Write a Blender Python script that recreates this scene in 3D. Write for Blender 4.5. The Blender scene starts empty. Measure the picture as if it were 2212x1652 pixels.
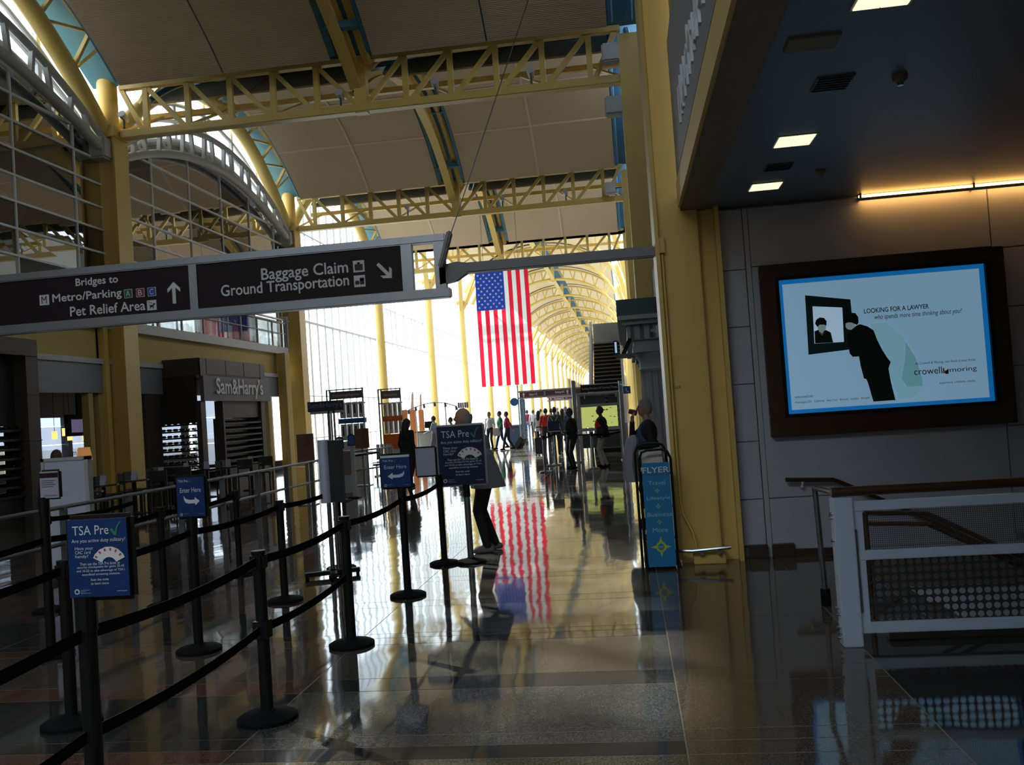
import bpy, bmesh, math, random
import numpy as np
from mathutils import Matrix, Vector

# ---------------------------------------------------------------- camera
FPX, CX, CY, EYE = 1950.0, 1106.0, 826.0, 1.68      # 2212 x 1652 frame
VPX, VPY, ROLL = 1355.0, 872.0, math.radians(3.9)    # vanishing point of the hall axis (+Y)
_dy = np.array([VPX - CX, VPY - CY, FPX]); _dy /= np.linalg.norm(_dy)
_e = (_dy[0] * math.sin(ROLL) + _dy[1] * math.cos(ROLL)) / _dy[2]
_up = np.array([-math.sin(ROLL), -math.cos(ROLL), _e]); _up /= np.linalg.norm(_up)
_dx = np.cross(_up, _dy)
if _dx[0] < 0: _dx = -_dx
RW = np.stack([_dx, _dy, _up])                       # world = RW @ camera (x right, y down, z forward)
EYEP = np.array([0, 0, EYE])
def at(px, py, **k):
    """point where the ray through a photo pixel meets the plane x=, y= or z="""
    (a, v), = k.items(); i = 'xyz'.index(a)
    d = RW @ np.array([px - CX, py - CY, FPX])
    return Vector(EYEP + (v - EYEP[i]) / d[i] * d)

SC = bpy.context.scene
COL = SC.collection
cam = bpy.data.cameras.new('camera'); camo = bpy.data.objects.new('camera', cam); COL.objects.link(camo)
cam.sensor_fit = 'HORIZONTAL'; cam.sensor_width = 36; cam.lens = FPX / 2212 * 36
cam.clip_start = 0.05; cam.clip_end = 1000
_r, _u, _b = RW[:, 0], -RW[:, 1], -RW[:, 2]
camo.matrix_world = Matrix(((_r[0], _u[0], _b[0], 0), (_r[1], _u[1], _b[1], 0), (_r[2], _u[2], _b[2], EYE), (0, 0, 0, 1)))
SC.camera = camo

# ---------------------------------------------------------------- sky, sun, exposure
w = bpy.data.worlds.new('sky'); SC.world = w; w.use_nodes = True
_bg = w.node_tree.nodes['Background']
_bg.inputs[0].default_value = (0.80, 0.91, 1.0, 1); _bg.inputs[1].default_value = 6.0
sl = bpy.data.lights.new('sun', 'SUN'); sl.energy = 11; sl.angle = math.radians(1.0); sl.color = (1, 0.95, 0.86)
so = bpy.data.objects.new('sun', sl); COL.objects.link(so)
_sd = Vector((-0.80, 0.60, math.tan(math.radians(36.5)))).normalized()     # towards the sun: left of and ahead of the hall axis
so.rotation_euler = _sd.to_track_quat('Z', 'Y').to_euler(); so.location = (-30, 40, 30)
SC.view_settings.view_transform = 'Standard'; SC.view_settings.look = 'None'
SC.view_settings.gamma = 1; SC.view_settings.use_curve_mapping = False
SC.view_settings.exposure = -0.25
try:
    SC.cycles.use_denoising = True
    SC.cycles.max_bounces = 10; SC.cycles.diffuse_bounces = 4; SC.cycles.glossy_bounces = 4; SC.cycles.transparent_max_bounces = 24
    SC.cycles.sample_clamp_indirect = 6
except Exception: pass

# ---------------------------------------------------------------- materials
MAT = {}
def mat(name, col, rough=0.6, metal=0.0, spec=0.5, var=0.06, scale=6.0, bump=0.0, emit=None, estr=0.0):
    if name in MAT: return MAT[name]
    m = bpy.data.materials.new(name); m.use_nodes = True; nt = m.node_tree; N = nt.nodes; L = nt.links
    p = N['Principled BSDF']
    p.inputs['Roughness'].default_value = rough; p.inputs['Metallic'].default_value = metal
    p.inputs['Specular IOR Level'].default_value = spec
    tc = N.new('ShaderNodeTexCoord'); nz = N.new('ShaderNodeTexNoise'); nz.inputs['Scale'].default_value = scale; nz.inputs['Detail'].default_value = 4
    L.new(tc.outputs['Object'], nz.inputs['Vector'])
    mx = N.new('ShaderNodeMix'); mx.data_type = 'RGBA'
    mx.inputs['A'].default_value = (*[c * (1 - var) for c in col], 1); mx.inputs['B'].default_value = (*[min(1, c * (1 + var)) for c in col], 1)
    L.new(nz.outputs['Fac'], mx.inputs['Factor']); L.new(mx.outputs['Result'], p.inputs['Base Color'])
    if bump:
        b = N.new('ShaderNodeBump'); b.inputs['Strength'].default_value = bump; b.inputs['Distance'].default_value = 0.01
        L.new(nz.outputs['Fac'], b.inputs['Height']); L.new(b.outputs['Normal'], p.inputs['Normal'])
    if emit:
        p.inputs['Emission Color'].default_value = (*emit, 1); p.inputs['Emission Strength'].default_value = estr
    MAT[name] = m; return m
def glass(name, tint=(0.9, 0.95, 0.95), refl=0.06, rough=0.01):
    if name in MAT: return MAT[name]
    m = bpy.data.materials.new(name); m.use_nodes = True; nt = m.node_tree; N = nt.nodes; L = nt.links
    N.remove(N['Principled BSDF'])
    t = N.new('ShaderNodeBsdfTransparent'); t.inputs[0].default_value = (*tint, 1)
    g = N.new('ShaderNodeBsdfGlossy'); g.inputs['Roughness'].default_value = rough
    lw = N.new('ShaderNodeLayerWeight'); lw.inputs['Blend'].default_value = 0.25
    ma = N.new('ShaderNodeMath'); ma.operation = 'MULTIPLY_ADD'; ma.inputs[1].default_value = 0.55; ma.inputs[2].default_value = refl; ma.use_clamp = True
    mx = N.new('ShaderNodeMixShader')
    L.new(lw.outputs['Fresnel'], ma.inputs[0]); L.new(ma.outputs[0], mx.inputs[0]); L.new(t.outputs[0], mx.inputs[1]); L.new(g.outputs[0], mx.inputs[2])
    L.new(mx.outputs[0], N['Material Output'].inputs['Surface'])
    MAT[name] = m; return m
def terrazzo(name, base, chip):
    """polished terrazzo: fine chips in the colour, slow waviness in the polish"""
    m = bpy.data.materials.new(name); m.use_nodes = True; nt = m.node_tree; N = nt.nodes; L = nt.links
    p = N['Principled BSDF']; p.inputs['Roughness'].default_value = 0.055; p.inputs['Specular IOR Level'].default_value = 0.62
    g = N.new('ShaderNodeNewGeometry')
    v = N.new('ShaderNodeTexVoronoi'); v.inputs['Scale'].default_value = 160
    L.new(g.outputs['Position'], v.inputs['Vector'])
    r = N.new('ShaderNodeValToRGB'); r.color_ramp.elements[0].position = 0.25; r.color_ramp.elements[1].position = 0.75
    r.color_ramp.elements[0].color = (*base, 1); r.color_ramp.elements[1].color = (*chip, 1)
    L.new(v.outputs['Color'], r.inputs[0]); L.new(r.outputs[0], p.inputs['Base Color'])
    mp = N.new('ShaderNodeMapping'); mp.inputs['Scale'].default_value = (2.2, 1.0, 1)
    L.new(g.outputs['Position'], mp.inputs[0])
    nz = N.new('ShaderNodeTexNoise'); nz.inputs['Scale'].default_value = 1.6; nz.inputs['Detail'].default_value = 1.5
    L.new(mp.outputs[0], nz.inputs['Vector'])
    b = N.new('ShaderNodeBump'); b.inputs['Strength'].default_value = 1.0; b.inputs['Distance'].default_value = 0.0022
    L.new(nz.outputs['Fac'], b.inputs['Height']); L.new(b.outputs['Normal'], p.inputs['Normal'])
    MAT[name] = m; return m
def ribbed(name, col, axis, freq, depth=0.35):
    """corrugated sheet: relief ridges"""
    m = mat(name, col, 0.75, var=0.05); nt = m.node_tree; N = nt.nodes; L = nt.links
    g = N.new('ShaderNodeNewGeometry'); sx = N.new('ShaderNodeSeparateXYZ'); L.new(g.outputs['Position'], sx.inputs[0])
    a = N.new('ShaderNodeMath'); a.operation = 'MULTIPLY'; a.inputs[1].default_value = freq; L.new(sx.outputs[axis], a.inputs[0])
    s = N.new('ShaderNodeMath'); s.operation = 'SINE'; L.new(a.outputs[0], s.inputs[0])
    b = N.new('ShaderNodeBump'); b.inputs['Strength'].default_value = depth; b.inputs['Distance'].default_value = 0.02
    L.new(s.outputs[0], b.inputs['Height']); L.new(b.outputs['Normal'], N['Principled BSDF'].inputs['Normal'])
    return m
def flat(name, col, emit=0.0):
    return mat(name, col, 0.55, var=0.02, emit=col if emit else None, estr=emit)

YEL = mat('yellow_steel', (0.66, 0.47, 0.135), 0.42, var=0.05)
YELW = mat('yellow_plaster', (0.50, 0.38, 0.14), 0.8)
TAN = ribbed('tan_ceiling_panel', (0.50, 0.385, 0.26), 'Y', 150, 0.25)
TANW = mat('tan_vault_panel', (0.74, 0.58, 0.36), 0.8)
BLUE = mat('blue_roof_deck', (0.07, 0.22, 0.36), 0.6)
WHITE = mat('white_paint', (0.62, 0.64, 0.66), 0.5)
MULL = mat('white_mullion', (0.72, 0.73, 0.74), 0.4)
GREYT = mat('grey_tube', (0.42, 0.42, 0.40), 0.45)
ALU = mat('brushed_aluminium', (0.42, 0.45, 0.50), 0.32, 0.85)
STEEL = mat('steel', (0.35, 0.37, 0.40), 0.25, 0.9)
BLACK = mat('black_plastic', (0.008, 0.008, 0.009), 0.5, spec=0.25)
BLACKR = mat('black_rubber', (0.006, 0.006, 0.007), 0.75, spec=0.15)
BELT = mat('black_webbing', (0.004, 0.004, 0.005), 0.9, spec=0.1)
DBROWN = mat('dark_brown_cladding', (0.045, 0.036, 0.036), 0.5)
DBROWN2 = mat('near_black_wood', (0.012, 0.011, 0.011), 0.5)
GREYP = mat('grey_band_panel', (0.20, 0.215, 0.25), 0.5)
SIGNB = mat('aubergine_sign_face', (0.020, 0.014, 0.018), 0.5, spec=0.2)
SIGNFAR = mat('brown_sign_face', (0.10, 0.035, 0.04), 0.5)
TXT = mat('white_lettering', (0.72, 0.76, 0.80), 0.6)
BRONZE = mat('bronze_rail', (0.10, 0.055, 0.03), 0.35, 0.6)
WALLP = mat('white_wall_panel', (0.44, 0.455, 0.53), 0.6)
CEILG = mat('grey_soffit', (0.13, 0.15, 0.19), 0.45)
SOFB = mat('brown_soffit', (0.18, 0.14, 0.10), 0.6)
WOOD = mat('dark_walnut_frame', (0.055, 0.026, 0.014), 0.4, scale=14, var=0.25)
BROWNB = mat('brown_base_stone', (0.06, 0.038, 0.035), 0.3)
GREYL = mat('light_grey', (0.45, 0.46, 0.48), 0.5)
GREYD = mat('dark_grey', (0.07, 0.075, 0.085), 0.5)
TSABLUE = mat('poster_blue', (0.008, 0.035, 0.15), 0.3, var=0.35, scale=9)
TSATXT = flat('poster_white', (0.62, 0.68, 0.78))
GREEN = flat('tick_green', (0.02, 0.22, 0.08))
CLEAR = glass('clear_glass', (0.93, 0.97, 0.97), 0.02)
DARKGL = glass('grey_reflective_glass', (0.13, 0.15, 0.17), 0.22)
TINTGL = glass('tinted_glass', (0.14, 0.15, 0.17), 0.05)

# ---------------------------------------------------------------- mesh builder
WM = {}
def V(*a): return Vector(a)
class MB:
    def __init__(s): s.v = []; s.f = []
    def add(s, vs, fs):
        o = len(s.v); s.v += [tuple(x) for x in vs]; s.f += [tuple(i + o for i in f) for f in fs]; return s
    def box(s, x0, x1, y0, y1, z0, z1):
        x0, x1 = sorted((x0, x1)); y0, y1 = sorted((y0, y1)); z0, z1 = sorted((z0, z1))
        return s.add([(x0, y0, z0), (x1, y0, z0), (x1, y1, z0), (x0, y1, z0), (x0, y0, z1), (x1, y0, z1), (x1, y1, z1), (x0, y1, z1)],
                     [(0, 3, 2, 1), (4, 5, 6, 7), (0, 1, 5, 4), (1, 2, 6, 5), (2, 3, 7, 6), (3, 0, 4, 7)])
    def beam(s, p, q, wd, ht, up=(0, 0, 1)):
        p, q = Vector(p), Vector(q); d = (q - p).normalized(); u = Vector(up)
        a = d.cross(u)
        if a.length < 1e-4: a = d.cross(Vector((0, 1, 0)))
        a.normalize(); b = a.cross(d); a *= wd / 2; b *= ht / 2
        return s.add([p - a - b, p + a - b, p + a + b, p - a + b, q - a - b, q + a - b, q + a + b, q - a + b],
                     [(0, 1, 2, 3), (7, 6, 5, 4), (0, 4, 5, 1), (1, 5, 6, 2), (2, 6, 7, 3), (3, 7, 4, 0)])
    def sweep(s, pts, r, n=8, caps=True, squash=None):
        """tube through points; r a number or one per point"""
        pts = [Vector(p) for p in pts]; rs = r if isinstance(r, (list, tuple)) else [r] * len(pts)
        o = len(s.v); ref = None; rings = []
        for i, p in enumerate(pts):
            d = (pts[min(i + 1, len(pts) - 1)] - pts[max(i - 1, 0)]).normalized()
            if ref is None:
                ref = Vector((0, 0, 1)) if abs(d.z) < 0.9 else Vector((0, 1, 0))
            a = d.cross(ref).normalized(); b = a.cross(d).normalized(); ref = b
            rings.append([p + a * math.cos(2 * math.pi * k / n) * rs[i] + b * math.sin(2 * math.pi * k / n) * rs[i] * (squash or 1) for k in range(n)])
        fs = [(i * n + k, i * n + (k + 1) % n, (i + 1) * n + (k + 1) % n, (i + 1) * n + k) for i in range(len(pts) - 1) for k in range(n)]
        if caps: fs += [tuple(range(n))[::-1], tuple(range((len(pts) - 1) * n, len(pts) * n))]
        return s.add([v for rg in rings for v in rg], fs)
    def cyl(s, p, q, r, r2=None, n=12): return s.sweep([p, q], [r, r if r2 is None else r2], n)
    def lathe(s, prof, c=(0, 0, 0), n=20):
        c = Vector(c); vs = []
        for r, z in prof: vs += [c + V(r * math.cos(2 * math.pi * k / n), r * math.sin(2 * math.pi * k / n), z) for k in range(n)]
        m = len(prof)
        fs = [(i * n + k, i * n + (k + 1) % n, (i + 1) * n + (k + 1) % n, (i + 1) * n + k) for i in range(m - 1) for k in range(n)]
        fs += [tuple(range(n))[::-1], tuple(range((m - 1) * n, m * n))]
        return s.add(vs, fs)
    def prism(s, poly, o, u, v, dep):
        """polygon in the plane o + a*u + b*v, pushed along vector dep"""
        o, u, v, dep = Vector(o), Vector(u), Vector(v), Vector(dep); n = len(poly)
        vs = [o + u * a + v * b for a, b in poly]; vs += [p + dep for p in vs]
        return s.add(vs, [tuple(range(n)), tuple(range(2 * n - 1, n - 1, -1))] + [(k, k + n, (k + 1) % n + n, (k + 1) % n) for k in range(n)])
    def ell(s, c, r, n=12, m=8):
        c = Vector(c); vs = [c + V(0, 0, -r[2])]
        for i in range(1, m):
            t = -math.pi / 2 + math.pi * i / m
            vs += [c + V(r[0] * math.cos(t) * math.cos(2 * math.pi * k / n), r[1] * math.cos(t) * math.sin(2 * math.pi * k / n), r[2] * math.sin(t)) for k in range(n)]
        vs.append(c + V(0, 0, r[2])); e = len(vs) - 1
        fs = [(0, 1 + (k + 1) % n, 1 + k) for k in range(n)] + [(e, e - n + k, e - n + (k + 1) % n) for k in range(n)]
        fs += [(1 + i * n + k, 1 + i * n + (k + 1) % n, 1 + (i + 1) * n + (k + 1) % n, 1 + (i + 1) * n + k) for i in range(m - 2) for k in range(n)]
        return s.add(vs, fs)
    def build(s, name, m, parent=None, smooth=False, local=False, bevel=0.0):
        vs = [Vector(x) for x in s.v]
        if parent is not None and not local:
            iw = WM[parent.name].inverted(); vs = [iw @ x for x in vs]
        org = Vector((0, 0, 0))
        if parent is None and not local:          # a one-mesh thing: origin at its base
            lo = [min(x[i] for x in vs) for i in range(3)]; hi = [max(x[i] for x in vs) for i in range(3)]
            org = V((lo[0] + hi[0]) / 2, (lo[1] + hi[1]) / 2, lo[2]); vs = [x - org for x in vs]
        me = bpy.data.meshes.new(name); me.from_pydata([tuple(x) for x in vs], [], s.f)
        bm = bmesh.new(); bm.from_mesh(me); bmesh.ops.recalc_face_normals(bm, faces=bm.faces)
        if bevel: bmesh.ops.bevel(bm, geom=[e for e in bm.edges if e.calc_face_angle(0) > 0.6], offset=bevel, segments=2, affect='EDGES', clamp_overlap=True)
        bm.to_mesh(me); bm.free()
        me.materials.append(m)
        if smooth:
            for p in me.polygons: p.use_smooth = True
            try: me.set_sharp_from_angle(angle=math.radians(40))
            except Exception: pass
        o = bpy.data.objects.new(name, me); COL.objects.link(o); o.location = org
        if parent is not None: o.parent = parent; WM[o.name] = WM[parent.name].copy()
        else: WM[o.name] = Matrix.Translation(org)
        return o
def thing(name, label, cat, loc=(0, 0, 0), rz=0.0, group=None):
    o = bpy.data.objects.new(name, None); COL.objects.link(o); o.location = loc; o.rotation_euler = (0, 0, rz); o.empty_display_size = 0.2
    WM[o.name] = Matrix.Translation(Vector(loc)) @ Matrix.Rotation(rz, 4, 'Z')
    return tag(o, label, cat, group)
def tag(o, label, cat, group=None):
    o['label'] = label; o['category'] = cat
    if group: o['group'] = group
    return o
def struct(o, label=None):
    o['kind'] = 'structure'
    if label: o['label'] = label
    return o
def sroot(name, label=None, loc=(0, 0, 0)):
    o = bpy.data.objects.new(name, None); COL.objects.link(o); o.location = loc; WM[o.name] = Matrix.Translation(Vector(loc)); return struct(o, label)
def dup(root, loc, rz=0.0, label=None, group=None):
    r = root.copy(); COL.objects.link(r); r.location = loc; r.rotation_euler = (0, 0, rz)
    if label: r['label'] = label
    if group: r['group'] = group
    WM[r.name] = Matrix.Translation(Vector(loc)) @ Matrix.Rotation(rz, 4, 'Z')
    for ch in list(root.children):
        c = ch.copy(); COL.objects.link(c); c.parent = r; WM[c.name] = WM[r.name].copy()
        for g in ch.children:
            d = g.copy(); COL.objects.link(d); d.parent = c
    return r
def piece(mesh_ob, parent, loc, name=None):
    """another alike piece sharing mesh data, moved by loc"""
    c = mesh_ob.copy(); COL.objects.link(c); c.parent = parent; c.location = mesh_ob.location + Vector(loc)
    if name: c.name = name
    WM[c.name] = WM[parent.name].copy(); return c
def lettering(txt, x0, x1, z0, z1, y, m, parent, dep=0.004, name='lettering', face='-Y', spacing=1.0, shear=0.0, bold=0.0, fat=0.0):
    """flat raised lettering fitted into a rectangle. face -Y: x runs along +X; face +X: x0,x1 run along Y"""
    cu = bpy.data.curves.new('t', 'FONT'); cu.body = txt; cu.extrude = 0.0; cu.space_character = spacing; cu.shear = shear; cu.offset = bold; cu.resolution_u = 3
    ob = bpy.data.objects.new('t', cu); me = bpy.data.meshes.new_from_object(ob)
    vs = [v.co.copy() for v in me.vertices]; fs = [tuple(p.vertices) for p in me.polygons]
    bpy.data.objects.remove(ob); bpy.data.curves.remove(cu); bpy.data.meshes.remove(me)
    if not vs: return None
    ax = min(v.x for v in vs); bx = max(v.x for v in vs); az = min(v.y for v in vs); bz = max(v.y for v in vs)
    P = []
    for v in vs:
        a = x0 + (v.x - ax) / (bx - ax) * (x1 - x0); b = z0 + (v.y - az) / (bz - az) * (z1 - z0)
        P.append((a, y - dep, b) if face == '-Y' else (y + dep, a, b) if face == '+X' else (y - dep, a, b))
    mb = MB()
    for i, (ox, oz) in enumerate([(0, 0)] if not fat else [(-fat, 0), (fat, 0), (0, fat), (0, -fat)]): mb.add([((q[0] + ox, q[1] - 0.0008 * i, q[2] + oz) if face == '-Y' else (q[0] + 0.0015 * i, q[1] + ox, q[2] + oz)) for q in P], fs)
    return mb.build(name, m, parent)
def poly(pts, y, m, parent, name, dep=0.003):
    """flat print on a board facing -Y: pts (x, z)"""
    mb = MB(); mb.prism(pts, (0, y, 0), (1, 0, 0), (0, 0, 1), (0, -dep, 0)); return mb.build(name, m, parent)
def disc(cx, cz, rx, rz, n=20): return [(cx + rx * math.cos(2 * math.pi * k / n), cz + rz * math.sin(2 * math.pi * k / n)) for k in range(n)]

# ---------------------------------------------------------------- hall grid
BAY = 13.65
def CYK(k): return 9.8 + BAY * k          # column lines along the hall
XL, XR = -13.85, 0.73                     # left and right column rows
# ================================================================ SETTING
random.seed(4)
# ---- floor: brass-divided terrazzo panels on a slab, with the stair opening at right
floor = sroot('floor', 'polished terrazzo hall floor')
SLAB = mat('brass_divider', (0.30, 0.27, 0.20), 0.35, 0.5)
HX0, HX1, HY0, HY1 = 2.05, 6.0, 6.42, 9.58      # stairwell opening
def slab(x0, x1, y0, y1): MB().box(x0, x1, y0, y1, -0.35, -0.0015).build('slab', SLAB, floor)
slab(-22, 6, -14, HY0); slab(-22, HX0, HY0, HY1); slab(-22, 6, HY1, 60); slab(-14.4, 3, 60, 367)
TZ = [terrazzo('terrazzo_tan', (0.045, 0.041, 0.032), (0.12, 0.113, 0.09)),
      terrazzo('terrazzo_dark', (0.016, 0.016, 0.017), (0.05, 0.05, 0.052)),
      terrazzo('terrazzo_red', (0.070, 0.034, 0.026), (0.15, 0.09, 0.07)),
      terrazzo('terrazzo_brown', (0.050, 0.042, 0.034), (0.12, 0.10, 0.08)),
      terrazzo('terrazzo_grey', (0.032, 0.033, 0.035), (0.10, 0.104, 0.108)), terrazzo('terrazzo_bounce', (0.20, 0.19, 0.16), (0.34, 0.32, 0.27))]  # pale last entry lightens the far floor to bounce sun onto the vault
def tile(x0, x1, y0, y1, m):
    g = 0.004
    MB().box(x0 + g, x1 - g, y0 + g, y1 - g, -0.012, 0.0).build('terrazzo_panel', TZ[m], floor)
xs = [-14.0, -9.4, -5.3, -2.17, 0.165, 1.40]
#        left of guide line ..., centre lane, right lane
yb = [(-6, 0, 0), (0, 1.6, 4), (1.6, 2.5, 0), (2.5, 2.66, 1), (2.66, 3.45, 4), (3.45, 4.40, 0), (4.40, 4.58, 1), (4.58, 4.74, 4), (4.74, 5.52, 4), (5.52, 5.79, 1),
      (5.79, 6.65, 0), (6.65, 6.85, 1), (6.85, 6.98, 4), (6.98, 7.95, 4), (7.95, 8.2, 1), (8.2, 9.11, 0), (9.11, 9.35, 1), (9.35, 10.14, 4), (10.14, 11.4, 0), (11.4, 11.7, 1), (11.7, 13.6, 4)]
for (y0, y1, m) in yb:
    for i in range(len(xs) - 1):
        mm = m
        if i < 3: mm = {0: 3, 1: 2, 4: 1}[m] if (y0 > 3.4 and y0 < 9.4) else {0: 3, 1: 2, 4: 4}[m]
        if i == 4: mm = 3
        tile(xs[i], xs[i + 1], y0, y1, mm)
for (y0, y1, m) in [(-6, 1.6, 3), (1.6, 4.2, 1), (4.2, 6.42, 1)]: tile(1.40, 6.0, y0, y1, m)
tile(1.40, 2.04, 6.42, 9.6, 3)
y = 13.6; c = 0
while y < 66:
    h = 2.6 if c % 2 == 0 else 0.8
    for i, (a, b) in enumerate([(-14.0, -9.4), (-9.4, -5.3), (-5.3, -2.17), (-2.17, 0.165), (0.165, 1.6)]):
        tile(a, b, y, y + h, [(5, 4), (0, 2), (5, 4), (4, 1), (0, 1)][i][c % 2] if y > 24 else [(0, 1), (3, 2), (0, 1), (4, 1), (3, 1)][i][c % 2])
    y += h; c += 1
while y < 355: tile(-14.0, 1.6, y, y + 13.65, 5 if c % 2 else 0); y += 13.65; c += 1
gr = MB().box(-160, -14.7, -60, 260, -0.6, -0.3).build('ground_outside', mat('sunlit_concrete', (0.42, 0.42, 0.41), 0.9)); struct(gr, 'pale concrete apron outside the glass wall')  # apron added to bounce sunlight up onto the vault

# ---- ceiling: curved panels under a blue deck, one cross vault to each near bay
ceil = sroot('ceiling', 'vaulted hall ceiling of tan panels below a blue deck')
def vz(t, z0=11.15, rise=2.2): return z0 + rise * (1 - t * t)
def vault_sheet(name, x0, x1, yc, hy, t0, t1, m, dz=0.0, th=0.05, n=5, parent=None, rise=2.2):
    mb = MB()
    top = []; 
    for i in range(n + 1):
        t = t0 + (t1 - t0) * i / n; yy = yc + hy * t; zz = vz(t, rise=rise) + dz
        top += [(x0, yy, zz), (x1, yy, zz), (x1, yy, zz + th), (x0, yy, zz + th)]
    fs = []
    for i in range(n):
        a = 4 * i; b = a + 4
        fs += [(a, a + 1, b + 1, b), (a + 1, a + 2, b + 2, b + 1), (a + 2, a + 3, b + 3, b + 2), (a + 3, a, b, b + 3)]
    fs += [(0, 3, 2, 1), (4 * n, 4 * n + 1, 4 * n + 2, 4 * n + 3)]
    mb.add(top, fs); return mb.build(name, m, parent or ceil)
TS = [-1, -0.62, -0.21, 0.21, 0.62, 1]
for k in range(-1, 3):
    yc = (CYK(k) + CYK(k + 1)) / 2; hy = BAY / 2 - 0.8
    for (a, b) in [(-12.95, -10.02), (-9.98, -7.05), (-5.92, -2.92), (-2.88, 0.17)]:
        for i in range(5):
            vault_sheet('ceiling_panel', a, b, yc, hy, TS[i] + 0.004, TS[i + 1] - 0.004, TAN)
    if k > 0:
        SEAM = mat('seam_strip', (0.60, 0.47, 0.38), 0.7)
        for xx in (-10.0, -2.9): vault_sheet('seam_strip', xx - 0.045, xx + 0.045, yc, hy, -0.99, 0.99, SEAM, -0.02, 0.02, 16)
        for tt in TS[1:-1]:
            for (a, b) in ((-12.95, -7.05), (-5.92, 0.17)): vault_sheet('seam_strip', a, b, yc, hy, tt - 0.006, tt + 0.006, SEAM, -0.02, 0.02, 1)
    dk = vault_sheet('roof_deck', -14.2, 1.3, yc, BAY / 2, -1, 1, BLUE, 0.35, 0.12, 14)
    for xx in (-13.0, -7.0, -6.0, 0.25, 0.75):                 # blue purlins beside the panels
        mb = MB(); mb.sweep([(xx, yc + hy * t, vz(t) + 0.16) for t in [-1 + 0.1 * i for i in range(21)]], 0.085, 6); mb.build('purlin', BLUE, ceil)
    for t in (-0.9, -0.45, 0, 0.45, 0.9):
        MB().box(-7.05, -5.92, yc + hy * t - 0.12, yc + hy * t + 0.12, vz(t) + 0.12, vz(t) + 0.3).build('cross_rib', BLUE, ceil)
# ---- far barrel vault
def ez(x, h, hw, z0): return z0 + h * math.sqrt(max(0.0, 1 - ((x + 6.6) / hw) ** 2))
for k in range(3, 26):
    y0, y1 = CYK(k) + 0.35, CYK(k + 1) - 0.35
    for (a, b) in [(-12.7, -7.1), (-6.0, -0.6)]:
        mb = MB(); n = 8; vs = []
        for i in range(n + 1):
            x = a + (b - a) * i / n; z = ez(x, 5.55, 7.3, 10.6); vs += [(x, y0, z), (x, y1, z), (x, y1, z + 0.06), (x, y0, z + 0.06)]
        fs = []
        for i in range(n): q = 4 * i; fs += [(q, q + 1, q + 5, q + 4), (q + 3, q + 7, q + 6, q + 2), (q, q + 4, q + 7, q + 3), (q + 1, q + 2, q + 6, q + 5)]
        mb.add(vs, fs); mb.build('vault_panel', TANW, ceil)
mb = MB(); n = 24; vs = []
for i in range(n + 1):
    x = -12.7 + 12.2 * i / n; z = ez(x, 5.9, 7.62, 10.75); vs += [(x, CYK(3), z), (x, 365, z), (x, 365, z + 0.15), (x, CYK(3), z + 0.15)]
fs = []
for i in range(n): q = 4 * i; fs += [(q, q + 1, q + 5, q + 4), (q + 3, q + 7, q + 6, q + 2), (q, q + 4, q + 7, q + 3), (q + 1, q + 2, q + 6, q + 5)]
mb.add(vs, fs); mb.build('vault_deck', BLUE, ceil)
mb = MB(); pl = [(-14.2 + 15.2 * i / 24, ez(-14.2 + 15.2 * i / 24, 6.05, 7.62, 10.75)) for i in range(25)] + [(1.0, 13.4), (-6.6, 13.6), (-14.2, 13.4)]
mb.prism(pl[:25] + [(1.0, 11.9), (-14.2, 11.9)], (0, CYK(3) - 0.05, 0), (1, 0, 0), (0, 0, 1), (0, 0.1, 0)); mb.build('vault_gable', TANW, ceil)

# ---- walls that close the hall off
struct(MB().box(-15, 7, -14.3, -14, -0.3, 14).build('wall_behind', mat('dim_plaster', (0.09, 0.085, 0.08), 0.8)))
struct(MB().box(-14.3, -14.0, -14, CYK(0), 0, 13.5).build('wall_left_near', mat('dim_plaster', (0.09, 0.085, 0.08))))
struct(MB().box(-14.3, 3, 366, 366.3, -0.3, 17).build('wall_end', mat('brown_end_wall', (0.20, 0.13, 0.06), 0.8)))
wl = sroot('wall_left', 'yellow plaster band above the restaurant front', (-14.2, 16.6, 3.8))
MB().box(-14.35, -14.1, CYK(0), 36.6, 3.78, 4.69).build('plaster_band', YELW, wl)
MB().box(-14.3, -14.02, CYK(0), 36.4, 2.94, 3.72).build('grey_band', GREYP, wl)
MB().box(-14.3, -13.96, CYK(0), 36.4, 3.72, 3.86).build('light_trim', GREYL, wl)
bs = MB().box(-20, -13.9, CYK(0), 36.3, 4.69, 4.98).build('trim_1', GREYL); struct(bs, 'pale grey balcony slab edge above the restaurant')
# room behind the upper grey glass, under a low barrel roof
def arc_pts(yc, hw, z0, rise, n=24): return [(yc + hw * (-1 + 2 * i / n), z0 + rise * (1 - (-1 + 2 * i / n) ** 2)) for i in range(n + 1)]
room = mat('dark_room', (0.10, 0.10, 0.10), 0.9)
for k in (-1, 0, 1):
    yc = (CYK(k) + CYK(k + 1)) / 2
    a = arc_pts(yc, BAY / 2, 9.45, 1.5)
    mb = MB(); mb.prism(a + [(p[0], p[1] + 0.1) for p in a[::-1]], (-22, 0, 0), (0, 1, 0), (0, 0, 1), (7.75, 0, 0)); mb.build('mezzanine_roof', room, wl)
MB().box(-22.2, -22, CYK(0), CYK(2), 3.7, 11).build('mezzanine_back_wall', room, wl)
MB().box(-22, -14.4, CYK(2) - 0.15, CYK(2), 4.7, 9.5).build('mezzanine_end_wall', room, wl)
MB().box(-22, -14.2, CYK(0) - 0.2, CYK(0), 0, 9.5).build('mezzanine_near_wall', room, wl)

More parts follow.
